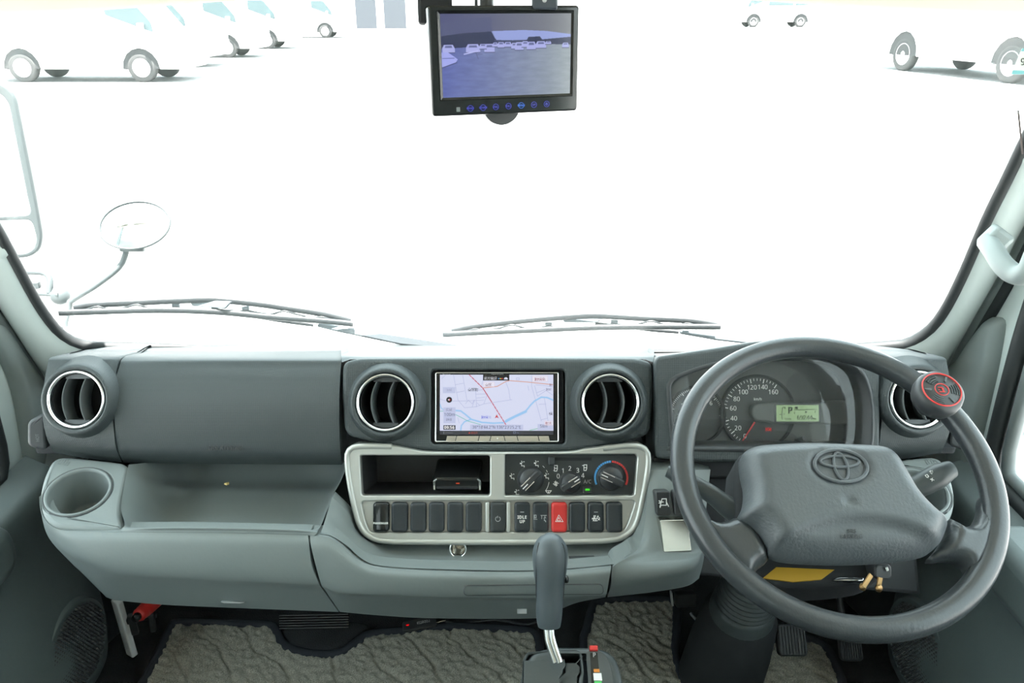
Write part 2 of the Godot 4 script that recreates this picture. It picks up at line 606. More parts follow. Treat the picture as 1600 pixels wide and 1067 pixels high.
# ---------------------------------------------------------------- the cab shell
const MID := -0.025              # the cab's middle plane
const SIDE := 0.775              # half its inner width at the doors
func screen_z(x: float, y: float) -> float:     # the curved, raked windscreen
	return -1.18 - 0.07 * (1.0 - pow((x - MID) / 0.70, 2.0)) + (y - 1.12 + 0.473) * 0.39
func on_screen(px, py, off := 0.0) -> Vector3:  # point of the windscreen behind that line of sight, off metres further out
	var r := ray(px, py)
	var lo := 0.6
	var hi := 2.2
	for k in 40:
		var m := (lo + hi) / 2.0
		var p := eye + r * m
		if p.z < screen_z(p.x, p.y) - off: hi = m
		else: lo = m
	return eye + r * lo
func screen_pts(a: Array, off := 0.0) -> PackedVector3Array:
	var o := PackedVector3Array()
	for p in a: o.append(on_screen(p[0], p[1], off))
	return o
func build_shell():
	var n := struct("floor", "dark felt covered cab floor")
	var st := ns()
	panel(st, frame(Vector3(MID, 0, 0.9), Vector3.UP), rrect(Vector2.ZERO, 1.66, 4.7, 0.01), -0.06, 0.0, 0.0, [], 1, true)
	sub("floor_pan", st, M["floor felt"], n)
	# front bulkhead under the windscreen
	n = struct("wall_front", "dark bulkhead below the windscreen")
	st = ns()
	var lo := PackedVector3Array()
	var mid := PackedVector3Array()
	var up := PackedVector3Array()
	for i in 17:
		var x := MID - 0.83 + 1.66 * i / 16.0
		lo.append(Vector3(x, 0.0, -1.42))
		mid.append(Vector3(x, 0.42, minf(-1.34, screen_z(x, 0.5) - 0.03)))
		up.append(Vector3(x, 0.545, screen_z(x, 0.545) - 0.012))
	loft(st, [lo, mid, up])
	var back := []
	for r in [up, mid, lo]:
		var q := PackedVector3Array()
		for p in r: q.append(p + Vector3(0, 0, -0.03))
		back.append(q)
	loft(st, back)
	loft(st, [up, back[0]])
	sub("bulkhead", st, M["matte black"], n)
	# sides of cab and living space
	for s in [-1, 1]:
		n = struct("wall_left" if s < 0 else "wall_right", "cab side with door window opening")
		var fr := frame(Vector3(MID + s * (SIDE + 0.045), 0, 0), Vector3(-s, 0, 0), Vector3(0, 0, -1) if s < 0 else Vector3(0, 0, 1))
		var f := 1.0 if s < 0 else -1.0     # forward along the plane's x axis
		var outline := PackedVector2Array([Vector2(-3.2, -0.06), Vector2(1.46, -0.06), Vector2(1.40, 0.42), Vector2(1.245, 0.545), Vector2(0.93, 1.36), Vector2(0.6, 2.1), Vector2(-3.2, 2.1)])
		var door_window := rounded(PackedVector2Array([Vector2(0.18, 0.43), Vector2(1.09, 0.43), Vector2(1.09, 0.76), Vector2(0.93, 1.18), Vector2(0.80, 1.30), Vector2(0.18, 1.30)]), 0.06)
		var side_window := rrect(Vector2(-1.8, 1.3), 1.5, 0.7, 0.06)
		for a in [outline, door_window, side_window]:
			for i in a.size(): a[i].x *= f
		st = ns()
		panel(st, fr, outline, 0.0, 0.04, 0.0, [door_window, side_window])
		fill(st, fr, ccw(outline), [door_window, side_window], 0.0, true)
		sub("side_shell", st, M["pillar plastic"] , n)
	n = struct("wall_back", "cream rear wall of the living space")
	st = ns()
	block(st, Transform3D(Basis(), Vector3(MID, 1.02, 3.22)), 1.7, 2.2, 0.05, 0.005)
	sub("rear_panel", st, M["cream wall"], n)
	n = struct("ceiling", "beige cab headliner with curved front edge")
	st = ns()
	var edge := [[-345, 30], [-160, 22], [0, 18], [60, 17.4], [200, 10], [340, 0.5], [500, -7], [777, -14], [1060, -7], [1215, 0.5], [1355, 10], [1495, 16], [1600, 18.5], [1714, 22], [1899, 30]]
	var e0 := catmull(screen_pts(edge, -0.02), 33)
	var rows := [PackedVector3Array(), e0, PackedVector3Array(), PackedVector3Array(), PackedVector3Array()]
	for p in e0:
		rows[0].append(p + Vector3(0, 0.02, -0.03))
		rows[2].append(p + Vector3(0, 0.015, 0.05))
		rows[3].append(Vector3(p.x, 1.27, -0.78))
		rows[4].append(Vector3(p.x, 1.33, -0.5))
	var dr := dense_rows(rows, 4)
	dr.reverse()
	loft(st, dr)
	sub("front_header", st, M["headliner"], n)
	st = ns()
	panel(st, frame(Vector3(MID, 1.33, -0.1), Vector3.DOWN), rrect(Vector2.ZERO, 1.66, 0.9, 0.01), -0.05, 0.0, 0.0, [], 1, true)
	sub("headliner", st, M["headliner"], n)
	st = ns()
	panel(st, frame(Vector3(MID, 1.72, 0.35), Vector3.BACK), rrect(Vector2.ZERO, 1.66, 0.80, 0.01), -0.03, 0.0, 0.0, [], 1, true)
	sub("overhead_front", st, M["cream wall"], n)
	st = ns()
	panel(st, frame(Vector3(MID, 2.08, 1.76), Vector3.DOWN), rrect(Vector2.ZERO, 1.66, 2.95, 0.01), -0.05, 0.0, 0.0, [], 1, true)
	sub("living_ceiling", st, M["cream wall"], n)
	# roof skin outside, so that the sky enters through openings only
	st = ns()
	var o0 := PackedVector3Array()
	var o1 := PackedVector3Array()
	var o2 := PackedVector3Array()
	for p in e0:
		o0.append(p + Vector3(0, 0.03, -0.035)); o1.append(Vector3(p.x * 1.04, 1.36, -0.86)); o2.append(Vector3(p.x * 1.04, 1.42, -0.3))
	loft(st, [o2, o1, o0])
	sub("roof_skin", st, M["van white"], n)

	# windscreen, its rubber seal, the mark and sticker on it
	n = struct("window_1", "wide raked windscreen of the cab")
	st = ns()
	var wr := []
	for j in 13:
		var y := 0.545 + (1.16 - 0.545) * j / 12.0
		var r := PackedVector3Array()
		for i in 25:
			var x := MID + (-0.78 + 1.56 * i / 24.0)
			r.append(Vector3(x, y, screen_z(x, y) - 0.012))
		wr.append(r)
	loft(st, wr)
	sub("glass_pane", st, M["windscreen glass"], n)
	var lseal := [[-300, -168], [-220, -24], [-140, 120], [-70, 246], [-30, 317], [0, 368], [30, 424], [55, 470], [75, 500], [95, 522], [118, 535], [150, 541], [220, 542.5], [330, 543], [500, 546]]
	var rseal := [[1050, 550], [1210, 550], [1330, 544], [1390, 540], [1421, 535], [1453, 515], [1478, 483], [1507, 426], [1542, 345], [1578, 272], [1625, 175], [1680, 65], [1760, -95], [1840, -255]]
	st = ns()
	var sp := catmull(screen_pts(lseal + [[777, 550]] + rseal), 160)
	var rad := []
	for p in sp: rad.append(0.0026 + 0.0062 * smoothstep(0.47, 0.60, absf(p.x - MID)))
	tube(st, sp, rad, 8)
	sub("rubber_seal", st, M["seal rubber"], n)

	# door window glass
	for s in [-1, 1]:
		n = struct("window_2" if s < 0 else "window_3", "door window glass")
		st = ns()
		panel(st, frame(Vector3(MID + s * (SIDE + 0.03), 0.865, -0.635), Vector3(-s, 0, 0), Vector3(0, 0, s)), rrect(Vector2.ZERO, 0.94, 0.90, 0.05), -0.002, 0.002, 0.0, [], 1, true)
		sub("glass_pane", st, M["windscreen glass"], n)

	for s in [-1, 1]:
		n = struct("window_4" if s < 0 else "window_5", "living space side window")
		st = ns()
		panel(st, frame(Vector3(MID + s * (SIDE + 0.03), 1.3, 1.8), Vector3(-s, 0, 0), Vector3(0, 0, s)), rrect(Vector2.ZERO, 1.54, 0.74, 0.06), -0.002, 0.002, 0.0, [], 1, true)
		sub("glass_pane", st, M["windscreen glass"], n)
	# windscreen pillars
	for s in [-1, 1]:
		n = struct("trim_1" if s < 0 else "trim_2", "pale grey windscreen pillar trim")
		var inner := lseal.slice(0, 11) + [[130, 545], [150, 549]]
		var outer := [[-300, 8], [-220, 138], [-140, 268], [-70, 382], [0, 484], [40, 545], [68, 588], [76, 606]]
		if s > 0:
			inner = rseal.slice(3)
			inner.reverse()
			inner.append([1380, 545])
			outer = [[1840, -85], [1760, 62], [1690, 190], [1640, 282], [1600, 353], [1557, 436], [1520, 500], [1489, 557], [1476, 590]]
		var a := catmull(screen_pts(inner, -0.004), 30)
		var oo := PackedVector3Array()
		for p in outer: oo.append(at_x(p[0], p[1], MID + s * (SIDE - 0.012)))
		var b := catmull(oo, 30)
		var m1 := PackedVector3Array()
		var m2 := PackedVector3Array()
		for i in 30:
			m1.append(a[i].lerp(b[i], 0.3) + Vector3(0, 0.004, 0.018))
			m2.append(a[i].lerp(b[i], 0.75) + Vector3(0, 0.002, 0.014))
		var rw := dense_rows([a, m1, m2, b], 5)
		if s > 0: rw.reverse()
		st = ns()
		loft(st, rw)
		skirt(st, b if s < 0 else a, Vector3(s * 0.02, 0, -0.03))
		sub("pillar_cover", st, M["pillar plastic"], n)
		st = ns()
		var b2 := PackedVector3Array()
		for p in b: b2.append(p + Vector3(s * 0.008, -0.008, 0.002))
		tube(st, b2, 0.0105, 10)
		sub("weather_strip", st, M["grey rubber"], n)
		st = ns()
		var b3 := PackedVector3Array()
		for p in b: b3.append(p + Vector3(s * 0.012, -0.03, 0.0))
		tube(st, b3, 0.010, 10)
		sub("door_seal", st, M["seal rubber"], n)

	# doors: trim card, mirror corner cover, armrest, loudspeaker grille, window seals
	for s in [-1, 1]:
		n = struct("door_1" if s < 0 else "door_2", "grey plastic door trim with loudspeaker grille")
		var X := func(inward: float) -> float: return MID + s * (SIDE - inward)
		var prof := [[0.0, 0.055], [0.04, 0.075], [0.09, 0.085], [0.17, 0.086], [0.26, 0.078], [0.33, 0.062], [0.37, 0.058], [0.398, 0.054], [0.414, 0.044], [0.424, 0.02], [0.434, 0.0]]
		var rws := []
		for p in prof:
			var r := PackedVector3Array()
			for i in 30:
				var z := -1.137 + 1.2 * i / 29.0
				var fade := smoothstep(-1.137, -1.09, z)
				var bulge := 0.012 * exp(-pow((z + 1.0) / 0.1, 2.0)) * exp(-pow((p[0] - 0.16) / 0.09, 2.0))
				r.append(Vector3(X.call(p[1] * (0.75 + 0.25 * fade) + bulge), p[0], z))
			rws.append(r)
		if s > 0:
			for r in rws: r.reverse()
		st = ns()
		var drs := dense_rows(rws, 4)
		loft(st, drs)
		var fe := PackedVector3Array()
		for r in drs: fe.append(r[0] if s < 0 else r[-1])
		if s > 0: fe.reverse()
		skirt(st, fe, Vector3(s * 0.05, 0, -0.004))
		sub("door_card", st, M["door plastic"], n)
		# corner cover between pillar and window
		var cover := [[0, 500], [40, 556], [66, 596], [74, 640], [70, 700], [60, 752], [46, 764], [36, 700], [18, 600], [-20, 520]]
		if s > 0: cover = [[1482, 584], [1500, 556], [1527, 516], [1540, 500], [1553, 495], [1567, 499], [1569, 512], [1560, 570], [1545, 640], [1530, 705], [1518, 770], [1490, 772], [1482, 700]]
		var cf := frame(Vector3(X.call(0.0), 0.5, -1.15), Vector3(-s, 0, 0.12), Vector3(0.12 * s, 0, 1) * s)
		var cp := locs(cf, cover, 0.0)
		st = ns()
		relief(st, cf, smooth2(cp, 70), 0.008, -0.03, func(_p, d): return 0.014 * (1.0 - pow(1.0 - minf(d / 0.016, 1.0), 2.0)) )
		sub("corner_cover", st, M["cover plastic"], n)  # paler than the door card: sky light put into its colour
		# window seals
		st = ns()
		var path := PackedVector3Array()
		for q in [[-0.1, 0.432], [-0.6, 0.432], [-1.03, 0.432], [-1.078, 0.448], [-1.088, 0.50], [-1.088, 0.70], [-1.06, 0.84], [-0.94, 1.16]]: path.append(Vector3(X.call(-0.004), q[1], q[0]))
		tube(st, catmull(path, 60), 0.013, 10)
		sub("window_seal", st, M["seal rubber"], n)
		st = ns()
		path = PackedVector3Array()
		for q in [[-0.1, 0.448], [-0.6, 0.448], [-1.02, 0.448], [-1.058, 0.462], [-1.066, 0.51], [-1.066, 0.70], [-1.04, 0.83], [-0.92, 1.15]]: path.append(Vector3(X.call(-0.014), q[1], q[0]))
		tube(st, catmull(path, 60), 0.010, 10)
		sub("window_channel", st, M["grey rubber"], n)
		# armrest
		st = ns()
		var af := frame(Vector3(X.call(0.055), 0.405, -0.60), Vector3(-s, 0, 0), Vector3(0, 0, -1) if s < 0 else Vector3(0, 0, 1))
		panel(st, af, rrect(Vector2.ZERO, 0.70, 0.085, 0.035, 6), -0.02, 0.035, 0.02, [], 5)
		sub("armrest", st, M["door plastic"], n)
		# loudspeaker grille: round raised plate, dark raised dots painting the shade of its dimples
		var gf := frame(Vector3(X.call(0.094), 0.155, -1.005), Vector3(-s, 0.0, 0.10), Vector3(0, 0, -s))
		if s < 0: gf = frame(Vector3(X.call(0.094), 0.155, -1.005), Vector3(1, 0, 0.10), Vector3(0.1, 0, -1))
		st = ns()
		lathe(st, gf, [[0.078, -0.012], [0.0765, 0.0005], [0.075, 0.0015], "/", [0.075, 0.0015], [0.07, 0.0005], [0.04, 0.003], [0.0, 0.004]], 48)
		var gr := sub("speaker_grille", st, M["door plastic"], n)
		st = ns()
		for i in range(-11, 12):
			for j in range(-13, 14):
				var c := Vector2((i + (0.5 if j % 2 else 0.0)) * 0.0062, j * 0.0054)
				if c.length() < 0.068: lathe(st, bezel(gf, c), [[0.0024, 0.002 + 0.003 * (1 - c.length() / 0.07)], [0.0014, 0.0062], [0.0, 0.0066]], 6)
		var dm := sub("grille_dots", st, M["charcoal plastic"], gr)
		dm.set_meta("kind", "stuff")
	# pale metal sill strip beside the passenger's footwell
	n = struct("trim_3", "pale painted metal door jamb strip")
	st = ns()
	bar(st, at_x(183, 938, -0.70), at_x(206, 1022, -0.70), 0.012, 0.02, Vector3(1, 0, 0.6))
	sub("jamb_strip", st, M["van white"], n)
	for s in [-1, 1]:
		st = ns()
		panel(st, frame(Vector3(MID + s * 0.70, 0.17, -1.27), Vector3(-s, 0, 0.35), Vector3(0.35 * s, 0, 1) * s), rrect(Vector2.ZERO, 0.27, 0.34, 0.02), -0.06, 0.0, 0.01)
		sub("kick_panel", st, M["charcoal plastic"], n)

func build_cab_fittings():
	var t: Node3D
	var st: SurfaceTool
	# grab handle on the driver's pillar
	t = thing("grab_handle", "pale grey plastic grab handle on the driver's windscreen pillar", "handle", at_d(1570, 385, 1.06))
	st = ns()
	var hp := PackedVector3Array([at_d(1543, 378, 1.10), at_d(1553, 392, 1.075), at_d(1568, 415, 1.05), at_d(1588, 429, 1.03), at_d(1606, 424, 1.01), at_d(1622, 390, 1.0), at_d(1650, 330, 0.99)])
	tube(st, catmull(hp, 40), 0.0135, 14)
	sub("grip", st, M["cover plastic"], t)
	st = ns()
	block(st, frame(at_d(1555, 375, 1.10), Vector3(-0.35, 0.1, 1), Vector3(0.85, -0.6, 0.2)), 0.030, 0.034, 0.036, 0.006)
	sub("mount_cap", st, M["cover plastic"], t)
	t = thing("grab_handle", "end of pale grab handle at the edge of the passenger's pillar", "handle", at_d(-4, 82, 1.06))
	st = ns()
	tube(st, catmull(PackedVector3Array([at_d(-40, 60, 1.0), at_d(-8, 78, 1.05), at_d(-3, 90, 1.06), at_d(-20, 120, 1.06)]), 20), 0.008, 10)
	sub("grip", st, M["headliner"], t)
	t = thing("grab_handle", "pale round handle foot low on the passenger's pillar", "handle", at_d(-2, 388, 1.16))
	st = ns()
	lathe(st, frame(at_d(-2, 388, 1.16), Vector3(0.3, 0.3, 1)), [[0.017, -0.02], [0.016, 0.004], [0.010, 0.011], [0.0, 0.013]], 20)
	sub("foot", st, M["pillar plastic"], t)
	t = thing("grab_handle", "pale round handle foot high on the driver's pillar", "handle", at_d(1601, 240, 1.06))
	st = ns()
	lathe(st, frame(at_d(1603, 240, 1.06), Vector3(-0.3, 0.3, 1)), [[0.017, -0.02], [0.016, 0.004], [0.010, 0.011], [0.0, 0.013]], 20)
	sub("foot", st, M["pillar plastic"], t)
	# sun visors folded up against the headliner
	for s in [-1, 1]:
		var c := at_d(12 if s < 0 else 1580, -8, 0.93) if s < 0 else at_d(1560, -8, 0.93)
		t = thing("sun_visor", "pale sun visor above the %s side" % ("passenger" if s < 0 else "driver"), "sun visor", c)
		st = ns()
		var vf := frame(c + Vector3(0, 0.03, 0), Vector3(0, -0.85, 0.5))
		panel(st, vf, rrect(Vector2.ZERO, 0.34, 0.13, 0.03, 5), -0.006, 0.006, 0.005, [], 3, true)
		sub("visor_panel", st, M["visor cloth"], t)
		st = ns()
		tube(st, PackedVector3Array([vf * Vector3(-0.15, 0.07, 0), vf * Vector3(0.15, 0.07, 0)]), 0.005, 8)
		sub("hinge_rod", st, M["grey mark"], t)
	# inspection sticker and aerial line on the windscreen
	t = thing("inspection_sticker", "teal and pale paper sticker with a 9 at the windscreen's edge", "sticker", on_screen(1600, 100))
	var sf := frame(on_screen(1602, 100, -0.004), Vector3(0, 0.35, 0.94))
	st = ns()
	panel(st, sf, locs(sf, [[1580, 116], [1597, 76], [1622, 76], [1622, 116]]), -0.0006, 0.0, 0.0, [], 1, true)
	sub("paper", st, M["sticker white"], t)
	st = ns()
	panel(st, sf, locs(sf, [[1580, 116], [1582, 110], [1622, 112], [1622, 116]]), 0.0, 0.0004)
	panel(st, sf, locs(sf, [[1595, 80], [1597, 76], [1622, 76], [1622, 80]]), 0.0, 0.0004)
	sub("band", st, M["sticker teal"], t)
	letters("9", sf, loc(sf, 1598, 97), 0.0002, 0.008, M["matte black"], t)
	t = thing("aerial_film", "thin brown film aerial strip beside the driver's pillar", "aerial", on_screen(1590, 215))
	st = ns()
	bar(st, on_screen(1583, 237, -0.004), on_screen(1606, 175, -0.004), 0.0022, 0.001, Vector3(0, 0.35, 0.94))
	sub("film", st, mat("aerial brown", 0.10, 0.075, 0.07, 0.6), t)

# ---------------------------------------------------------------- dashboard
func wpx(n: float) -> float: return n * 1.136 / FOC      # so many pixels across at the instrument panel, in metres
func vent(t: Node3D, px, py, h: float, spread: Array, tilt: float):
	var fr := bezel(DF, loc(DF, px, py, h + 0.02))
	fr.origin += DF.basis.z * h
	var st := ns()
	lathe(st, fr, [[0.062, -0.012], [0.056, -0.001], [0.0515, 0.010], [0.0485, 0.018], [0.0455, 0.0205], [0.043, 0.0195], [0.0415, 0.016], "/", [0.0415, 0.016], [0.041, -0.02]], 48)
	var v := sub("air_vent", st, M["upper plastic"], t)
	st = ns()
	lathe(st, fr, [[0.0408, 0.0155], [0.0405, 0.0185], [0.0392, 0.0198], [0.0372, 0.0192], [0.0362, 0.0165], [0.0358, 0.006]], 48)
	sub("trim_ring", st, M["chrome"], v, "bright metal trim ring")
	st = ns()
	lathe(st, fr, [[0.0358, 0.012], [0.034, -0.075], "/", [0.034, -0.075], [0.0, -0.075]], 40)
	sub("vent_duct", st, M["matte black"], v)
	for a in spread:
		# curved upright blade
		st = ns()
		var rows := []
		for j in 11:
			var y := -0.029 + 0.058 * j / 10.0
			var bow := 0.0075 * (1.0 - pow(y / 0.029, 2.0)) * signf(tilt)
			var x: float = a - bow
			rows.append(PackedVector3Array([fr * Vector3(x - 0.0007, y, -0.012), fr * Vector3(x - 0.0012 - tilt * 0.005, y, 0.014), fr * Vector3(x - 0.0002 - tilt * 0.005, y, 0.0156), fr * Vector3(x + 0.0012 - tilt * 0.005, y, 0.0145), fr * Vector3(x + 0.0007, y, -0.012)]))
		loft(st, rows)
		sub("louver", st, M["louver"], v)
	for s in [-1, 1]:
		st = ns()
		var arc := PackedVector2Array()
		for i in 9:
			var ang: float = s * (PI / 2 + (i - 4) * 0.13)
			arc.append(Vector2(cos(ang), sin(ang)) * 0.0357)
		arc.append(Vector2(arc[8].x, s * 0.0285))
		arc.append(Vector2(arc[0].x, s * 0.0285))
		panel(st, fr, arc, -0.02, 0.013, 0.001)
		sub("blade_carrier", st, M["charcoal plastic"], v)

func deck_frame(m: bool) -> Transform3D:
	var x := func(v): return mirror_x(v) if m else float(v)
	var A := on(DF, x.call(84), 711, -0.005)
	var B := on(DF, x.call(192), 722, -0.005)
	var C := on(DF, x.call(138), 826, 0.083)
	var r := (A - B if m else B - A).normalized()
	var up := ((A + B) / 2 - C).normalized()
	return frame(C, r.cross(up), r)
func flip_rows(rows: Array) -> Array:
	var o := []
	for r in rows:
		var q := []
		for p in r: q.push_front([mirror_x(p[0]), p[1], p[2]])
		o.append(q)
	return o
func rowset(rows: Array) -> Array:
	var o := []
	for r in rows: o.append(dp(r))
	return o

func build_dashboard():
	var st: SurfaceTool
	var t := thing("dashboard", "wide two-tone grey plastic truck dashboard below the windscreen", "dashboard", Vector3(MID, 0.3, -1.1))
	var back := Vector3(0, -0.015, -0.05)
	# --- unseen sheet added under the pads to block sun at the windscreen gap
	st = ns()
	panel(st, frame(Vector3(MID, 0.50, -1.20), Vector3.UP), rrect(Vector2.ZERO, 1.40, 0.30, 0.01), -0.01, 0.0, 0.0, [], 1, true)
	sub("sun_block_sheet", st, M["matte black"], t)
	# --- padded airbag lid in front of the passenger
	st = ns()
	var rows := rowset([[[193, 723, -0.034], [360, 725, -0.034], [534, 726, -0.034]], [[188, 713, -0.016], [360, 716, -0.016], [533, 717, -0.016]], [[182, 694, -0.003], [360, 696, -0.003], [531, 696, -0.003]], [[178.5, 640, 0.006], [360, 640, 0.006], [530, 640, 0.006]], [[181, 596, 0.0], [360, 596, 0.0], [531, 596, 0.0]], [[187, 571, -0.008], [360, 571, -0.008], [533, 571, -0.008]], [[190, 562, -0.015], [360, 561, -0.015], [533, 561, -0.015]]])
	for q in [[[198, 555], [360, 554], [533, 554], -1.075], [[207, 549], [360, 548], [533, 548], -1.14], [[216, 544], [360, 543], [533, 543], -1.21]]:
		rows.append(PackedVector3Array([at_z(q[0][0], q[0][1], q[3]), at_z(q[1][0], q[1][1], q[3] - 0.02), at_z(q[2][0], q[2][1], q[3] - 0.02)]))
	sheet(st, rows, 26, 4, back)
	var lid := sub("airbag_lid", st, M["upper plastic"], t)
	letters("SRS AIRBAG", DF, loc(DF, 352, 700, -0.004), -0.0034, 0.0065, M["black plastic"], lid, "lettering", true)
	# --- pods at both ends with a round vent each
	for m in [false, true]:
		var raw := [[[84, 707, -0.03], [140, 717, -0.032], [190, 722, -0.03]], [[79, 697, -0.012], [140, 706, -0.014], [186, 712, -0.014]], [[72, 680, 0.0], [140, 688, 0.0], [180, 693, 0.0]], [[66, 645, 0.003], [120, 645, 0.004], [176, 645, 0.004]], [[69, 600, 0.0], [120, 600, 0.0], [178, 600, 0.0]], [[74, 570, -0.006], [120, 570, -0.006], [184, 570, -0.006]], [[77, 560, -0.013], [120, 559, -0.013], [187, 559, -0.013]]]
		rows = rowset(flip_rows(raw) if m else raw)
		for q in [[[88, 556], [140, 553], [195, 553], -1.08], [[104, 552], [150, 549], [204, 548], -1.13], [[122, 549], [165, 545], [213, 544], -1.17]]:
			var r := PackedVector3Array()
			for k in 3: r.append(at_z(mirror_x(q[k][0]) if m else q[k][0], q[k][1], q[3]))
			if m: r.reverse()
			rows.append(r)
		st = ns()
		sheet(st, rows, 28, 7, back, [on(DF, mirror_x(117) if m else 117.0, 624.5, 0.012), 0.0505])
		sub("vent_pod", st, M["upper plastic"], t)
		vent(t, mirror_x(117) if m else 117.0, 624, 0.0, [-0.012, 0.013] if not m else [-0.012, 0.013], 0.25)
		# small air lever at the outer end
		st = ns()
		var lv := frame(on(DF, mirror_x(58) if m else 58.0, 674, -0.01), Vector3(0.25 if not m else -0.25, 0.3, 1))
		panel(st, lv, rounded(PackedVector2Array([Vector2(-0.012, -0.02), Vector2(0.012, -0.028), Vector2(0.014, 0.028), Vector2(-0.01, 0.016)]), 0.008), -0.02, 0.006, 0.004)
		var lev := sub("air_lever", st, M["charcoal plastic"], t)
		letters("HOT", lv, Vector2(0.002, -0.008), 0.006, 0.0042, M["grey rubber"], lev, "lettering", false, 1.6)
	# --- middle panel round the navigation unit and two vents
	var outline := locs(DF, [[536, 566], [560, 560], [777, 559], [995, 560], [1019, 566], [1021, 620], [1017, 668], [1011, 680], [985, 687], [955, 693], [920, 701], [890, 705], [777, 706], [664, 705], [634, 701], [600, 693], [570, 688], [545, 681], [538, 670], [534, 620]])
	var hole := rrect((loc(DF, 673, 578) + loc(DF, 884, 694)) / 2, wpx(210), loc(DF, 777, 578).y - loc(DF, 777, 694).y, 0.006)
	st = ns()
	panel(st, DF, rounded(outline, 0.012), -0.045, 0.002, 0.006, [hole, ellipse(loc(DF, 601.5, 629, 0.022), 0.046, 0.046, 40), ellipse(loc(DF, 954, 629, 0.022), 0.046, 0.046, 40)])
	sub("centre_panel", st, M["upper plastic"], t)
	st = ns()
	rows = [dp([[534, 566, -0.006], [560, 561, -0.006], [777, 560, -0.006], [995, 561, -0.006], [1021, 566, -0.006]])]
	for q in [[556, -1.06], [550, -1.11], [546, -1.17], [542.5, -1.245]]:
		var r := PackedVector3Array()
		for x in [533, 560, 777, 995, 1022]: r.append(at_z(x, q[0], q[1]))
		rows.append(r)
	sheet(st, rows, 30, 4, back)
	sub("top_cover", st, M["upper plastic smooth"], t)
	vent(t, 601.5, 629, 0.002, [-0.010, 0.014], 0.5)
	vent(t, 954, 629, 0.002, [-0.014, 0.010], -0.35)
	# --- instrument hood
	var top := [[1375, 556], [1372, 549], [1345, 540], [1300, 532], [1240, 529], [1177, 534], [1117, 544], [1070, 551], [1028, 557]]
	var hood := locs(DF, [[1023, 566], [1023, 640], [1025, 716], [1100, 722], [1375, 722], [1376, 640]] + top, 0.012)
	var opening := smooth2(locs(DF, [[1045, 602], [1047, 640], [1052, 694], [1058, 701], [1200, 703], [1340, 703], [1360, 698], [1363, 640], [1355, 597], [1338, 573], [1305, 560], [1262, 556], [1180, 560], [1112, 570], [1066, 585], [1052, 592]], 0.012), 90)
	st = ns()
	panel(st, DF, rounded(hood, 0.006), -0.105, 0.012, 0.005, [opening])
	sub("instrument_hood", st, M["upper plastic"], t)
	st = ns()
	var op := inset(ccw(opening), -0.001)
	grp(st)
	ring(st, lift(DF, op, 0.0145), lift(DF, inset(op, 0.004), 0.014))
	ring(st, lift(DF, inset(op, -0.003), 0.011), lift(DF, op, 0.0145))
	ring(st, lift(DF, inset(op, 0.004), 0.014), lift(DF, inset(op, 0.007), -0.07))
	sub("hood_lip", st, M["charcoal plastic"], t)
	st = ns()
	rows = [PackedVector3Array(), PackedVector3Array(), PackedVector3Array()]
	for i in range(top.size() - 1, -1, -1):
		rows[0].append(on(DF, top[i][0], top[i][1] + 2, 0.006))
		var a := on(DF, top[i][0], top[i][1], -0.03)
		rows[1].append(a)
		rows[2].append(Vector3(a.x, lerpf(a.y, 0.575, 0.8), -1.20))
	sheet(st, rows, 40, 5, Vector3.ZERO)
	sub("hood_top", st, M["upper plastic smooth"], t)
	# shelf below the instruments and dark knee panel
	st = ns()
	panel(st, DF, locs(DF, [[1024, 716], [1374, 716], [1374, 748], [1024, 748]]), -0.06, -0.012, 0.004)
	panel(st, DF, locs(DF, [[1090, 742], [1420, 742], [1440, 930], [1090, 900]], -0.04), -0.07, -0.04, 0.006)
	sub("knee_panel", st, M["black plastic"], t)
	# --- cup holder decks, lower fascia, tray
	for m in [false, true]:
		var cf := deck_frame(m)
		var pts := [[84, 711], [140, 716], [192, 722], [202, 729], [197, 752], [190, 785], [189, 805], [195, 829], [130, 828], [84, 823], [67, 806], [61, 780], [66, 750]]
		if m:
			var q := []
			for p in pts: q.push_front([mirror_x(p[0]), p[1]])
			pts = q
		var cc := loc(cf, mirror_x(122) if m else 122.0, 768)
		st = ns()
		panel(st, cf, rounded(locs(cf, pts), 0.02, 5), -0.03, 0.0, 0.006, [ellipse(cc, 0.0432, 0.0432, 44)])
		sub("holder_deck", st, M["lower plastic"], t)
		st = ns()
		var kf := bezel(cf, cc)
		lathe(st, kf, [[0.0425, -0.002], [0.0420, 0.0012], [0.0405, 0.0018], [0.0385, 0.0008], [0.0378, -0.003], "/", [0.0378, -0.003], [0.034, -0.062], [0.031, -0.066], [0.0, -0.067]], 48)
		var cup := sub("cup_holder", st, M["lower plastic"], t)
		st = ns()
		lathe(st, kf, [[0.0440, 0.0001], [0.0434, 0.0008], [0.0426, 0.0001]], 48)
		sub("holder_seam", st, M["charcoal plastic"], cup)
		st = ns()
		strokes(st, cf, loc(cf, mirror_x(101) if m else 101.0, 720, 0), 0.016, "1318 1838 3833 3313 5343 5358 5878 7873 7353 7595 9599 9979", 0.0006, 0.0)
		sub("cup_symbol", st, M["grey rubber"], cup)
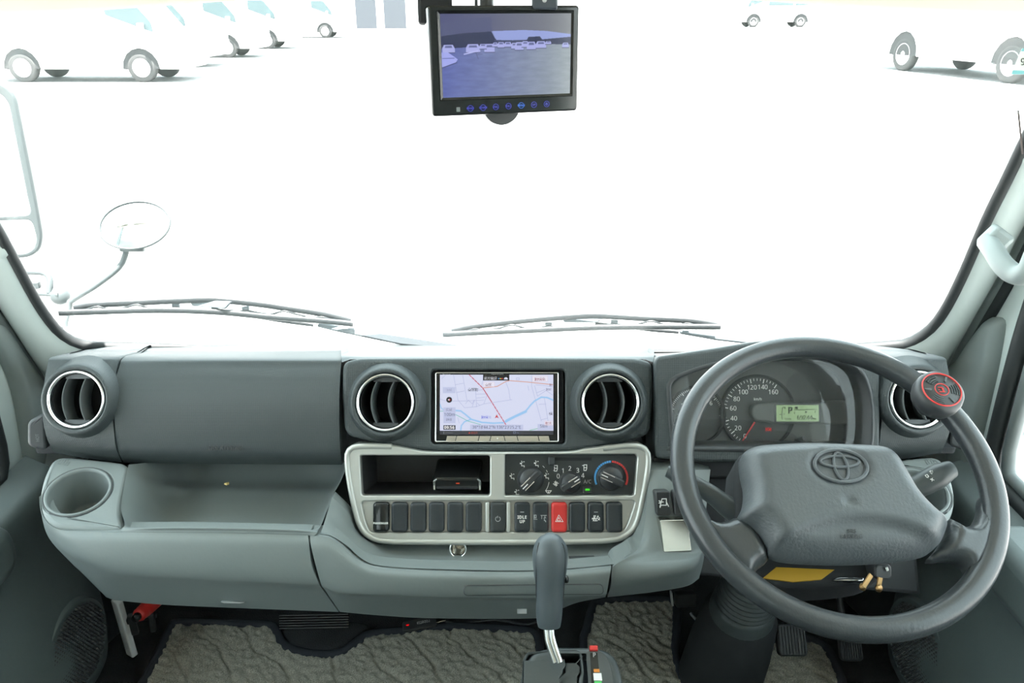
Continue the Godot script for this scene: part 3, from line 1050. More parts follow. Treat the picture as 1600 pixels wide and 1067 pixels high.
	var fascia := [[[166, 933, 0.01], [185, 938, 0.03], [260, 945, 0.04], [400, 951, 0.045], [529, 956, 0.045]],
		[[128, 895, 0.03], [145, 903, 0.05], [180, 908, 0.066], [300, 914, 0.073], [505, 922, 0.073]],
		[[112, 880, 0.04], [130, 887, 0.06], [160, 893, 0.078], [200, 896, 0.084], [300, 901, 0.085], [498, 911, 0.085]],
		[[76, 840, 0.04], [95, 858, 0.065], [120, 870, 0.082], [160, 874, 0.090], [300, 878, 0.091], [487, 884, 0.091]],
		[[64, 800, 0.045], [76, 830, 0.066], [100, 842, 0.085], [140, 846, 0.091], [200, 847, 0.092], [300, 848, 0.092], [483, 852, 0.092]],
		[[61, 776, 0.05], [67, 806, 0.068], [88, 826, 0.082], [130, 831, 0.086], [200, 832, 0.087], [300, 832, 0.087], [481, 836, 0.087]]]
	st = ns()
	sheet(st, rowset(fascia), 40, 5, Vector3(0, -0.005, -0.03))
	var fa := sub("passenger_fascia", st, M["lower plastic"], t)
	st = ns()
	panel(st, DF, locs(DF, [[346, 939], [352, 941.5], [376, 942], [383, 940]], 0.055), 0.03, 0.06, 0.002)
	sub("lid_pull", st, M["grey mark"], fa)
	st = ns()
	var FY := 0.436     # tray floor
	var tray := [dp([[188, 833, 0.0858], [245, 832.5, 0.0872], [350, 832.7, 0.0872], [470, 836.2, 0.0872], [490, 837.5, 0.087]]),
		dp([[189, 829.5, 0.0856], [245, 829, 0.087], [350, 829.5, 0.087], [470, 832.5, 0.087], [494, 834, 0.0865]]),
		dp([[191, 825, 0.0825], [245, 824, 0.0835], [350, 824.5, 0.0835], [470, 827.5, 0.0835], [497, 829, 0.082]]),
		PackedVector3Array([on(DF, 195, 818, 0.078), at_y(246, 834, FY + 0.012), at_y(350, 836, FY + 0.012), at_y(478, 838, FY + 0.012), on(DF, 503, 818, 0.06)]),
		PackedVector3Array([on(DF, 189, 795, 0.066), at_y(254, 815, FY), at_y(350, 818, FY), at_y(484, 820, FY), on(DF, 510, 800, 0.035)]),
		PackedVector3Array([on(DF, 192, 770, 0.048), at_y(272, 782, FY), at_y(350, 784, FY), at_y(495, 786, FY), on(DF, 516, 786, 0.015)]),
		PackedVector3Array([on(DF, 195, 752, 0.028), at_y(286, 764, FY + 0.004), at_y(350, 765, FY + 0.004), at_y(505, 767, FY + 0.004), on(DF, 520, 774, 0.0)]),
		PackedVector3Array([on(DF, 198, 738, 0.012), at_z(288, 750, -1.052), at_z(350, 750, -1.052), at_z(516, 752, -1.052), on(DF, 532, 752, -0.02)]),
		PackedVector3Array([on(DF, 201, 726, 0.0), at_z(290, 716, -1.075), at_z(350, 716, -1.075), at_z(520, 716, -1.075), on(DF, 545, 722, -0.02)])]
	sheet(st, tray, 60, 5)
	sub("storage_tray", st, M["lower plastic"], t)
	var lip := [[484, 837, 0.087], [512, 839, 0.088], [534, 854, 0.09], [562, 878, 0.092], [594, 888, 0.093], [680, 893, 0.093], [832, 895, 0.093], [955, 886, 0.093]]
	st = ns()
	sheet(st, rowset([[[531, 956, 0.045], [600, 962, 0.045], [680, 966, 0.045], [838, 966, 0.045], [862, 958, 0.05], [900, 942, 0.06], [946, 933, 0.075]], [[508, 922, 0.073], [540, 931, 0.078], [640, 937, 0.08], [724, 939, 0.08], [832, 939, 0.08], [890, 936, 0.08], [947, 930, 0.084]], [[501, 911, 0.085], [534, 921, 0.09], [600, 926, 0.092], [724, 931, 0.092], [832, 932, 0.092], [948, 926, 0.092]], [[487, 858, 0.092], [520, 866, 0.095], [560, 890, 0.097], [594, 900, 0.098], [680, 905, 0.098], [832, 907, 0.098], [953, 898, 0.098]], lip]), 50, 5, Vector3(0, -0.005, -0.03))
	var ce := sub("centre_fascia", st, M["lower plastic"], t)
	# ashtray lid outlined in the middle fascia and a small moulded mark
	st = ns()
	var lo2 := rounded(locs(DF, [[724, 931], [724, 914], [942, 912], [944, 929]], 0.098), 0.006)
	var li := inset(ccw(lo2), 0.0011)
	grp(st)
	ring(st, lift(DF, ccw(lo2), 0.0975), lift(DF, li, 0.0982))
	sub("ashtray_seam", st, M["charcoal plastic"], ce)
	st = ns()
	panel(st, DF, locs(DF, [[808, 958], [808, 951], [823, 951], [823, 958]], 0.064), 0.05, 0.066)
	sub("moulded_mark", st, M["grey mark"], ce)
	st = ns()
	sheet(st, rowset([[[500, 834, 0.084], [517, 837, 0.084], [540, 851, 0.085], [567, 874, 0.088], [597, 884, 0.089], [680, 889, 0.09], [832, 891, 0.09], [953, 882, 0.089], [972, 873, 0.085], [986, 864, 0.078]], [[503, 828, 0.076], [523, 834, 0.074], [546, 849, 0.072], [574, 868, 0.07], [602, 876, 0.066], [680, 880, 0.066], [832, 882, 0.066], [948, 874, 0.066], [972, 863, 0.062], [990, 856, 0.06]], [[511, 802, 0.05], [534, 826, 0.05], [555, 843, 0.042], [582, 856, 0.03], [610, 865, 0.016], [680, 869, 0.016], [832, 870, 0.016], [946, 864, 0.016], [975, 852, 0.02], [998, 845, 0.04]], [[519, 776, 0.03], [543, 800, 0.02], [560, 828, 0.002], [585, 841, -0.008], [610, 843, -0.008], [680, 844, -0.008], [832, 844, -0.008], [950, 842, -0.008], [985, 834, -0.004], [1008, 826, 0.02]]]), 120, 9, Vector3(0, -0.005, -0.02), [on(DF, 717, 855.5, 0.004), 0.0113])
	sub("lower_pocket", st, M["lower plastic"], t)
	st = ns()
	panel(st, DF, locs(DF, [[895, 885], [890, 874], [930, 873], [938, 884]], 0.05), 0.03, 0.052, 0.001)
	sub("recess_shade_plate", st, M["charcoal plastic"], t)  # flat dark plate: the coin recess's shade put into its colour
	st = ns()
	sheet(st, rowset([[[949, 933, 0.06], [1020, 925, 0.06], [1072, 916, 0.06], [1092, 904, 0.05]], [[955, 912, 0.090], [1020, 903, 0.092], [1078, 893, 0.086], [1098, 882, 0.06]], [[958, 886, 0.093], [1020, 881, 0.088], [1085, 873, 0.08], [1101, 862, 0.05]], [[984, 868, 0.082], [1025, 862, 0.066], [1085, 858, 0.062], [1102, 840, 0.04]], [[1003, 842, 0.05], [1030, 810, 0.04], [1080, 805, 0.04], [1103, 800, 0.03]], [[1016, 734, 0.008], [1040, 734, 0.015], [1080, 734, 0.015], [1110, 734, 0.0]]]), 30, 6, Vector3(0, -0.005, -0.04))
	var dl := sub("driver_lower_panel", st, M["lower plastic"], t)
	for k in 2:
		var c := [1036, 1064][k] as float
		st = ns()
		panel(st, DF, rounded(locs(DF, [[c - 12, 768], [c + 11, 767], [c + 13, 805], [c - 10, 806]], 0.046), 0.004), 0.0, 0.046, 0.002)
		var sw := sub("switch", st, M["black plastic"], dl)
		if k == 0:
			st = ns()
			strokes(st, DF, loc(DF, c + 1, 785, 0.046), 0.013, "0313 1315 1505 3118 3171 7177 7727 2719 7498 1444", 0.0011, 0.0462)
			sub("switch_symbol", st, M["white mark"], sw)
	st = ns()
	panel(st, DF, rounded(locs(DF, [[1031, 813], [1074, 812], [1081, 861], [1037, 863]], 0.066), 0.002), 0.02, 0.066, 0.001)
	sub("coin_holder_lid", st, M["steel"], dl, "polished steel plate")
	st = ns()
	var sk := frame(on(DF, 717, 853.5, -0.006), DF.basis.z)
	lathe(st, sk, [[0.0127, -0.01], [0.0127, 0.018], [0.0119, 0.0205], [0.0103, 0.0205], [0.0096, 0.017], "/", [0.0096, 0.017], [0.0090, -0.03]], 32)
	var so := sub("lighter_socket", st, M["chrome"], t, "chrome lighter socket ring")
	st = ns()
	lathe(st, sk, [[0.0094, -0.025], [0.0, -0.026]], 24)
	sub("socket_well", st, M["steel"], so)
	# dark heater duct and wiring behind the lower edge
	st = ns()
	panel(st, frame(Vector3(MID, 0.30, -1.16), Vector3(0, 0.2, 1)), rrect(Vector2(-0.12, 0.0), 1.1, 0.16, 0.03), -0.12, 0.0, 0.02)
	sub("heater_duct", st, M["matte black"], t)
	for i in 6:
		var y := 961.0 + i * 4.0
		st = ns()
		bar(st, at_z(437, y, -1.135), at_z(545, y - 2, -1.135), 0.0028, 0.006, Vector3(0, 0.5, 1))
		sub("duct_fin", st, M["black plastic"], t)
	# crumb in the tray is a thing of its own
	t = thing("crumb", "small yellow crumb lying in the grey storage tray", "crumb", on(DF, 353, 756, -0.022))
	st = ns()
	var cr := PackedVector2Array()
	for i in 7: cr.append(Vector2(0.0026, 0).rotated(TAU * i / 7.0) * (0.7 + 0.3 * sin(i * 2.3)))
	panel(st, bezel(DF, loc(DF, 353, 756, -0.02)), cr, -0.028, -0.018, 0.0008)
	sub("crumb_body", st, M["crumb"], t)

# ---------------------------------------------------------------- switch panel, heater control, storage bin
func build_controls():
	var st: SurfaceTool
	var H := 0.014
	var t := thing("switch_panel", "silver painted switch panel in the middle of the dashboard", "switch panel", on(DF, 777, 845, 0.0))
	var outline := smooth2(locs(DF, [[543, 699], [556, 694], [605, 695], [640, 701], [672, 706], [777, 706.8], [884, 706], [916, 701], [955, 696], [997, 693], [1011, 698], [1016.5, 710], [1015, 735], [1007, 781], [998, 818], [983, 838], [957, 847], [900, 849.5], [777, 850.5], [650, 850], [605, 849], [579, 844], [561, 826], [550, 790], [541, 745], [538.5, 712]], H), 130)
	var bin := rrect(Vector2.ZERO, 1, 1, 0.1)
	bin = rounded(locs(DF, [[562, 711.5], [765.5, 711.5], [765.5, 774.5], [565, 774.5]], H), 0.004)
	var ctl := rounded(locs(DF, [[789, 710], [993, 709.5], [996, 714], [991, 772], [988, 774.5], [789, 774.5]], H), 0.002)
	var strip := rounded(locs(DF, [[564, 783], [992, 782], [990, 792], [981, 818], [973, 831], [578, 832], [570, 812]], H), 0.006)
	st = ns()
	panel(st, DF, outline, -0.03, H, 0.0018, [bin, ctl, strip], 3)
	var roll := PackedVector3Array()
	for q in [[612, 697.5], [580, 697], [556, 698], [546, 703], [542.5, 714], [545, 745], [553.5, 790], [564, 824], [581, 840], [606, 845.5], [650, 846.5], [777, 847], [900, 846], [956, 843.5], [981, 834.5], [994.5, 816], [1003.5, 780], [1011.5, 735], [1012.5, 712], [1008, 702], [997, 697], [975, 697], [942, 700.5]]: roll.append(on(DF, q[0], q[1], H - 0.001))
	tube(st, catmull(roll, 110), 0.0042, 10)
	sub("bezel_frame", st, M["silver paint"], t)
	st = ns()
	panel(st, DF, inset(ccw(strip), -0.003), -0.02, H - 0.0065)
	sub("switch_strip", st, M["silver paint"], t)
	st = ns()
	grp(st)
	var outer := inset(ccw(bin), -0.0003)
	ring(st, lift(DF, outer, H - 0.003), lift(DF, inset(outer, 0.003), -0.105))
	fill(st, DF, inset(outer, 0.003), [], -0.105)
	sub("storage_bin", st, M["black plastic"], t)
	# switches, left to right
	var spots := [[583, 607.5, "display"], [611.5, 637, ""], [641, 665.6, ""], [669.7, 694, ""], [699, 724, ""], [728, 753, ""], [766, 790, "power"], [803.6, 828, "idle"], [832.6, 857.4, "level"], [861.5, 886, "hazard"], [890, 915, ""], [919, 944, "exhaust"], [948, 973, ""]]
	for q in spots:
		var c := loc(DF, (q[0] + q[1]) / 2, 808.2, H + 0.001)
		var w := wpx(q[1] - q[0]) * 0.985
		var hh := loc(DF, 777, 785.5, H).y - loc(DF, 777, 831, H).y
		st = ns()
		var face := bezel(DF, c)
		var o := ccw(rrect(Vector2.ZERO, w, hh, 0.0036, 4))
		# rocker: domed across, a little hollow along
		relief(st, face, o, 0.0023, 0.0, func(p, d): return H + 0.001 + 0.0016 * (1.0 - pow(1.0 - minf(d / 0.0026, 1.0), 2.0)) + 0.0009 * pow(p.y / hh * 2.0, 2.0) - 0.0006 * pow(p.x / w * 2.0, 2.0))
		var kind: String = q[2]
		var o2 := sub("switch", st, M["red plastic"] if kind == "hazard" else M["gloss black"] if kind == "display" else M["control face"] if kind == "power" else M["switch face"], t, "red hazard light switch" if kind == "hazard" else "")
		var s := ns()
		var top := H + 0.0030
		match kind:
			"display":
				letters("PASSENGER", face, Vector2(0, -0.0078), top - 0.0002, 0.0027, M["white mark"], o2, "lettering", true)
			"idle":
				letters("IDLE", face, Vector2(0, 0.0005), top - 0.0004, 0.0044, M["white mark"], o2, "lettering", true)
				letters("UP", face, Vector2(0, -0.0055), top - 0.0004, 0.0044, M["white mark"], o2, "lettering", true)
				strokes(s, face, Vector2(0, 0.008), 0.008, "2575", 0.001, top - 0.0006)
				sub("switch_lamp", s, M["grey mark"], o2)
			"power":
				for k in 10:
					var a0 := PI / 2 + 0.5 + k * 0.527
					var p0 := Vector2(cos(a0), sin(a0)) * 0.0034 + Vector2(0, -0.002)
					var p1 := Vector2(cos(a0 + 0.527), sin(a0 + 0.527)) * 0.0034 + Vector2(0, -0.002)
					var nrm := (p1 - p0).normalized().orthogonal() * 0.0004
					panel(s, face, PackedVector2Array([p0 - nrm, p1 - nrm, p1 + nrm, p0 + nrm]), top - 0.002, top - 0.0002)
				strokes(s, face, Vector2(0, 0.0003), 0.006, "4245", 0.0008, top - 0.0003)
				sub("switch_symbol", s, M["grey mark"], o2)
			"level":
				strokes(s, face, Vector2(-0.005, 0.0), 0.009, "0107 0747 1131 3135 3515 1511", 0.0008, top - 0.0005)
				strokes(s, face, Vector2(0.004, -0.001), 0.010, "1131 2125 4181 6164 5474 5579 5778", 0.0008, top - 0.0004)
				sub("switch_symbol", s, M["grey mark"], o2)
			"hazard":
				strokes(s, face, Vector2(0, -0.0015), 0.0105, "4008 0898 9840 4327 2767 6743", 0.0006, top - 0.0004)
				sub("switch_symbol", s, M["white mark"], o2)
			"exhaust":
				strokes(s, face, Vector2(0, -0.0015), 0.0105, "0444 0555 2126 2767 3131 4117 4771 6264 7294 6496 9476", 0.0009, top - 0.0004)
				sub("switch_symbol", s, M["white mark"], o2)
				s = ns()
				strokes(s, face, Vector2(0, 0.008), 0.008, "2575", 0.001, top - 0.0006)
				sub("switch_lamp", s, M["grey mark"], o2)
	for x in [761.5, 794.5]:
		st = ns()
		var c := loc(DF, x, 808, H)
		panel(st, bezel(DF, c), rrect(Vector2.ZERO, 0.0058, 0.042, 0.0025), 0.0, H + 0.0015, 0.002)
		sub("switch_guard", st, M["silver paint"], t)
	# card reader standing in the bin
	t = thing("card_reader", "glossy black toll card reader lying in the dashboard storage bin", "card reader", on(DF, 714, 772, -0.02))
	st = ns()
	var rf := frame(on(DF, 714, 763, 0.004) + Vector3(0, 0, -0.035), Vector3(0, 0.10, 1))
	panel(st, rf, rrect(Vector2.ZERO, 0.068, 0.021, 0.006, 4), -0.035, 0.03, 0.004, [], 3, true)
	sub("body", st, M["gloss black"], t)
	st = ns()
	panel(st, rf, rrect(Vector2(0, -0.0045), 0.058, 0.0035, 0.001), 0.028, 0.0308, 0.0004)
	sub("card_slot", st, M["matte black"], t)
	st = ns()
	panel(st, rf, rrect(Vector2(0.001, 0.002), 0.005, 0.0012, 0.0004), 0.029, 0.0305)
	sub("status_lamp", st, glow("orange lamp", Color(1.0, 0.35, 0.15), 0.9), t)
	for s in [-1, 1]:
		st = ns()
		panel(st, rf, rounded(PackedVector2Array([Vector2(s * 0.031, -0.008), Vector2(s * 0.0335, -0.008), Vector2(s * 0.0335, 0.006), Vector2(s * 0.029, 0.0095), Vector2(s * 0.028, 0.0085), Vector2(s * 0.031, 0.005)]), 0.001), 0.027, 0.0312, 0.0004)
		sub("edge_trim", st, M["chrome"], t)

	# heater control
	t = thing("heater_control", "black heater control panel with three rotary knobs", "heater control", on(DF, 892, 774, 0.0))
	var hf := 0.004
	st = ns()
	panel(st, DF, inset(ccw(ctl), -0.002), -0.02, hf)
	var face0 := sub("control_face", st, M["control face"], t)
	var T := hf + 0.0001
	# dials
	for k in [[829.3, 749.6, 0.0178, -2.36], [891.5, 754.5, 0.0150, 0.56], [954.8, 746.9, 0.0180, 2.72]]:
		var f := bezel(DF, loc(DF, k[0], k[1], hf + 0.008))
		st = ns()
		lathe(st, f, [[k[2] + 0.0012, hf], [k[2] + 0.0006, hf + 0.002], [k[2] - 0.0012, hf + 0.002], [k[2] - 0.002, hf + 0.010], [k[2] - 0.003, hf + 0.0115], [0.0, hf + 0.0118]], 36)
		var kn := sub("knob", st, M["black plastic"], t)
		st = ns()
		var gf := f * Transform3D(Basis(Vector3(0, 0, 1), k[3]), Vector3.ZERO)
		panel(st, gf, rrect(Vector2.ZERO, k[2] * 2.0, 0.0098, 0.003), hf + 0.006, hf + 0.0195, 0.0022)
		sub("finger_grip", st, M["black plastic"], kn)
		st = ns()
		panel(st, gf, rrect(Vector2(k[2] * 0.62, 0), k[2] * 0.55, 0.0012, 0.0004), hf + 0.019, hf + 0.0198)
		sub("pointer", st, M["white mark"], kn)
		st = ns()
		for s in [-1, 1]:
			panel(st, gf, rrect(Vector2(k[2] * 0.35, s * 0.0040), k[2] * 1.0, 0.0012, 0.0005), hf + 0.0185, hf + 0.0196, 0.0003)
		sub("grip_edge", st, M["chrome"], kn)
	# blue and red temperature band
	var tf := bezel(DF, loc(DF, 955, 746.5, hf))
	for col in 2:
		st = ns()
		for k in 8:
			var a0: float = (PI / 2 + 0.02 + k * 0.145) if col == 0 else (PI / 2 - 0.02 - (k + 1) * 0.145)
			var a1: float = a0 + 0.118
			if k == 7:
				if col == 0: a1 = a0 + 0.95
				else: a0 = a1 - 0.95
			var seg := PackedVector2Array()
			for i in 7: seg.append(Vector2.from_angle(lerpf(a0, a1, i / 6.0)) * 0.0242)
			for i in 7: seg.append(Vector2.from_angle(lerpf(a1, a0, i / 6.0)) * 0.0215)
			panel(st, tf, seg, hf - 0.001, hf + 0.0004)
		sub("cold_scale" if col == 0 else "hot_scale", st, M["blue mark"] if col == 0 else M["red mark"], face0)
	for q in [["0", 872, 744], ["1", 880, 735.5], ["2", 890.7, 732], ["3", 902.8, 735], ["4", 910.6, 743]]:
		letters(q[0], DF, loc(DF, q[1], q[2], hf), T, 0.0062, M["white mark"], face0, "numeral")
	letters("A/C", DF, loc(DF, 918, 752.6, hf), T, 0.005, M["grey mark"], face0)
	st = ns()
	var seat := "1217 1737 2147 3459 5949 0000"
	for q in [[817.5, 725], [801.5, 744.5], [839.5, 724.5], [809, 769.5], [855.5, 744]]:
		strokes(st, DF, loc(DF, q[0], q[1], hf), 0.0085, "2032 2327 2767 6769 5161 0414 0313", 0.0009, T)
	strokes(st, DF, loc(DF, 857, 768, hf), 0.008, "0393 0337 9367 3767 4547 5557", 0.0009, T)
	strokes(st, DF, loc(DF, 868, 731, hf), 0.009, "3131 3171 7176 7669 6939 3933 4565 2838", 0.0009, T)
	strokes(st, DF, loc(DF, 914, 730, hf), 0.009, "3131 3171 7176 7669 6939 3933 4565 1232", 0.0009, T)
	strokes(st, DF, loc(DF, 868.5, 755.5, hf), 0.007, "4043 5955 0545 5494 2232 7767 2747 7252", 0.0011, T)
	var af := bezel(DF, loc(DF, 829.3, 749.6, hf))
	for span in [[-0.62, -0.12], [0.42, 0.56], [0.72, 0.86]]:
		var seg := PackedVector2Array()
		for i in 9: seg.append(Vector2.from_angle(lerpf(span[0], span[1], i / 8.0)) * 0.0262)
		for i in 9: seg.append(Vector2.from_angle(lerpf(span[1], span[0], i / 8.0)) * 0.0255)
		panel(st, af, seg, hf - 0.001, hf + 0.0005)
	sub("airflow_symbols", st, M["white mark"], face0)
	# recirculation slider
	st = ns()
	panel(st, DF, locs(DF, [[858, 715], [924, 715], [924, 719.5], [858, 719.5]], hf), hf - 0.002, hf + 0.0006, 0.0003)
	sub("slider_slot", st, M["matte black"], t)
	st = ns()
	panel(st, DF, rounded(locs(DF, [[857, 714], [867, 714], [867, 727], [857, 727]], hf + 0.008), 0.002), hf, hf + 0.008, 0.0015)
	sub("slider_knob", st, M["charcoal plastic"], t)
	st = ns()
	panel(st, DF, rounded(locs(DF, [[911, 759.5], [926, 759.5], [926, 770.5], [911, 770.5]], hf + 0.003), 0.0012), hf, hf + 0.003, 0.001)
	var ac := sub("cooler_button", st, M["black plastic"], t)
	st = ns()
	panel(st, DF, locs(DF, [[914.5, 763.5], [921.5, 763.5], [921.5, 766.5], [914.5, 766.5]], hf + 0.0034), hf + 0.002, hf + 0.0034)
	sub("green_lamp", st, glow("green lamp", Color(0.25, 0.9, 0.1), 1.0), ac)

# ---------------------------------------------------------------- pictures on screens
func dot(im: Image, x: float, y: float, r: float, c: Color):
	for j in range(maxi(0, int(y - r - 1)), mini(im.get_height(), int(y + r + 2))):
		for i in range(maxi(0, int(x - r - 1)), mini(im.get_width(), int(x + r + 2))):
			var k := clampf(r + 0.5 - Vector2(i + 0.5, j + 0.5).distance_to(Vector2(x, y)), 0.0, 1.0)
			if k > 0: im.set_pixel(i, j, im.get_pixel(i, j).lerp(c, k * c.a))
func line(im: Image, a: Vector2, b: Vector2, w: float, c: Color):
	var lo := a.min(b) - Vector2(w, w)
	var hi := a.max(b) + Vector2(w, w)
	for j in range(maxi(0, int(lo.y)), mini(im.get_height(), int(hi.y) + 1)):
		for i in range(maxi(0, int(lo.x)), mini(im.get_width(), int(hi.x) + 1)):
			var p := Vector2(i + 0.5, j + 0.5)
			var k := clampf(w * 0.5 + 0.5 - p.distance_to(Geometry2D.get_closest_point_to_segment(p, a, b)), 0.0, 1.0)
			if k > 0: im.set_pixel(i, j, im.get_pixel(i, j).lerp(c, k * c.a))
func poly(im: Image, a: Array, w: float, c: Color, f: Callable):
	for i in a.size() - 1: line(im, f.call(a[i]), f.call(a[i + 1]), w, c)
func area(im: Image, a: Array, c: Color, f: Callable):
	var p := PackedVector2Array()
	var lo := Vector2.INF
	var hi := -Vector2.INF
	for q in a:
		p.append(f.call(q))
		lo = lo.min(p[-1]); hi = hi.max(p[-1])
	for j in range(maxi(0, int(lo.y)), mini(im.get_height(), int(hi.y) + 1)):
		for i in range(maxi(0, int(lo.x)), mini(im.get_width(), int(hi.x) + 1)):
			if Geometry2D.is_point_in_polygon(Vector2(i + 0.5, j + 0.5), p): im.set_pixel(i, j, im.get_pixel(i, j).lerp(c, c.a))
const KANJI := {
	"front": "2031 7061 0292 1419 1444 4449 1646 1747 6467 8489 8979", "way": "5052 0292 4319 4575 7579 7969", "sure": "0141 2116 1439 1444 4448 1848 6051 5292 6358 7379 6595 6797 6999", "admit": "1131 0343 1535 1719 1737 3739 1939 5090 9094 7175 5596 5758 6779 8688",
	"move": "0141 2129 0343 1346 4346 1646 0747 0949 5393 7168 9389 8979", "bridge": "0333 2129 2306 5191 7151 4494 5559 5595 9599 6567 6787", "south": "0292 5052 1419 1494 9499 3546 7566 3777 5559", "mulberry": "3151 5131 1434 3414 6484 8464 0696 5659 5719 5789",
	"plain": "0191 0119 3171 3135 7175 3555 3375 5559 4738 7788", "town": "0848 0141 4148 0108 2128 0444 5292 7279 7969", "jam": "0112 0313 0719 5155 5383 3595 4759 8769 5759", "wide": "5051 0191 0108 0809 5335 3538 3877 7699", "area": "0343 2128 0848 5292 7299 3535 3565 6568 6838 9070", "detail": "0131 0333 0535 0707 0737 3739 3909 0907 5162 9182 5393 4595 4797 7379", "fine": "2105 0535 1418 0739 5191 5159 9199 5595 7179 5999", "river": "1107 0719 5158 9199"}
func kanji(im: Image, names: Array, at: Vector2, size: float, w: float, c: Color, f: Callable):
	for k in names.size():
		var o := at + Vector2(k * size * 1.08, 0)
		for s in KANJI[names[k]].split(" ", false):
			line(im, f.call(o + Vector2(s.unicode_at(0) - 48, s.unicode_at(1) - 48) * size / 9.0), f.call(o + Vector2(s.unicode_at(2) - 48, s.unicode_at(3) - 48) * size / 9.0), w, c)
func map_picture() -> Image:
	var im := Image.create(788, 416, false, Image.FORMAT_RGB8)
	im.fill(Color8(221, 226, 250))
	var f := func(p) -> Vector2: return (Vector2(p[0], p[1]) - Vector2(183, 135)) * 0.6667 if p is Array else (p - Vector2(183, 135)) * 0.6667
	var thin := Color8(168, 176, 216)
	for r in [[[325, 140], [345, 250], [372, 400], [440, 480]], [[420, 140], [465, 400]], [[345, 240], [430, 225]], [[440, 480], [560, 470], [640, 440], [935, 396]], [[185, 390], [250, 410], [400, 410], [560, 405], [640, 400]], [[870, 215], [900, 290], [915, 395]], [[1140, 140], [1140, 260], [1240, 620]], [[1170, 250], [1200, 360], [1290, 300], [1360, 350]], [[1190, 325], [1280, 290]], [[1270, 370], [1310, 620]], [[1100, 250], [1110, 300]], [[360, 320], [440, 305]], [[555, 280], [565, 470]], [[560, 340], [680, 335], [640, 440]], [[450, 440], [480, 400], [520, 440], [540, 400]], [[520, 470], [545, 400]], [[570, 430], [600, 455]], [[565, 380], [650, 370]], [[565, 300], [640, 290]], [[1215, 445], [1290, 440]], [[1240, 605], [1300, 590]], [[1180, 240], [1360, 260]], [[980, 170], [1010, 170], [1010, 190], [980, 190], [980, 170]], [[370, 580], [385, 640]], [[200, 180], [240, 140]], [[640, 160], [620, 240]]]:
		poly(im, r, 2.2, thin, f)
	poly(im, [[340, 508], [400, 513], [450, 550], [510, 600], [620, 632], [740, 640], [850, 635], [880, 608], [960, 568], [1080, 512], [1130, 450], [1170, 410], [1240, 370], [1300, 374], [1365, 402]], 11, Color8(160, 206, 248), f)
	poly(im, [[860, 628], [960, 575], [1080, 520]], 15, Color8(160, 206, 248), f)
	poly(im, [[510, 600], [440, 625], [408, 665], [400, 720]], 9, Color8(160, 206, 248), f)
	poly(im, [[183, 440], [195, 480], [220, 500]], 7, Color8(160, 206, 248), f)
	poly(im, [[345, 550], [420, 588], [480, 620], [610, 655]], 4, Color8(112, 196, 182), f)
	poly(im, [[185, 515], [218, 515]], 4, Color8(112, 196, 182), f)
	poly(im, [[1120, 714], [1200, 696]], 4, Color8(112, 196, 150), f)
	poly(im, [[630, 275], [780, 258], [870, 207], [910, 198], [1100, 213], [1360, 240]], 5, Color8(222, 160, 140), f)
	poly(im, [[490, 138], [630, 275], [710, 400], [870, 655]], 6, Color8(236, 190, 205), f)
	var way := [Vector2(490, 138), Vector2(630, 275), Vector2(710, 400), Vector2(870, 655)]
	for i in 3:
		var L: float = way[i].distance_to(way[i + 1])
		var s := 0.0
		while s < L:
			line(im, f.call(way[i].lerp(way[i + 1], s / L)), f.call(way[i].lerp(way[i + 1], minf(L, s + (26.0 if i != 1 else 60.0)) / L)), 5, Color8(196, 40, 72))
			s += 40.0 if i != 1 else 60.0
	for r in [[215, 265, 345, 328], [220, 475, 347, 640], [500, 655, 1052, 712], [1200, 650, 1362, 712]]:
		area(im, [[r[0], r[1]], [r[2], r[1]], [r[2], r[3]], [r[0], r[3]]], Color8(198, 205, 236), f)
	for r in [[640, 213, 750, 262], [1150, 150, 1306, 206], [1275, 618, 1365, 662]]:
		area(im, [[r[0], r[1]], [r[2], r[1]], [r[2], r[3]], [r[0], r[3]]], Color8(236, 236, 250), f)
		poly(im, [[r[0], r[1]], [r[2], r[1]], [r[2], r[3]], [r[0], r[3]], [r[0], r[1]]], 1.2, Color8(240, 190, 205), f)
	area(im, [[633, 135], [906, 135], [906, 196], [633, 196]], Color8(14, 16, 22), f)
	kanji(im, ["front", "way", "sure", "admit"], Vector2(645, 158), 30, 2.0, Color8(240, 240, 245), f)
	for k in 3: line(im, f.call(Vector2(792 + k * 18, 176)), f.call(Vector2(800 + k * 18, 176)), 6, [Color8(90, 170, 240), Color8(240, 230, 90), Color8(230, 60, 60)][k])
	area(im, [[850, 186], [853, 172], [862, 164], [880, 164], [890, 174], [892, 186]], Color8(225, 230, 250), f)
	kanji(im, ["move", "bridge", "south"], Vector2(1170, 165), 34, 1.7, Color8(150, 70, 90), f)
	kanji(im, ["mulberry", "plain"], Vector2(655, 224), 32, 1.7, Color8(130, 90, 110), f)
	kanji(im, ["mulberry", "plain", "town"], Vector2(475, 274), 34, 2.0, Color8(40, 42, 60), f)
	kanji(im, ["jam", "area"], Vector2(248, 280), 28, 1.4, Color8(150, 155, 185), f)
	kanji(im, ["wide", "area"], Vector2(250, 486), 28, 1.6, Color8(120, 124, 150), f)
	kanji(im, ["detail", "fine"], Vector2(250, 588), 26, 1.6, Color8(130, 134, 160), f)
	kanji(im, ["move", "bridge", "river"], Vector2(616, 562), 30, 1.6, Color8(80, 90, 220), f)
	kanji(im, ["bridge"], Vector2(1320, 525), 32, 2.0, Color8(50, 50, 70), f)
	kanji(im, ["town", "way"], Vector2(1285, 626), 30, 1.7, Color8(150, 60, 80), f)
	kanji(im, ["move", "area"], Vector2(1290, 275), 26, 1.3, Color8(110, 110, 140), f)
	kanji(im, ["move"], Vector2(1325, 228), 26, 1.3, Color8(110, 90, 110), f)
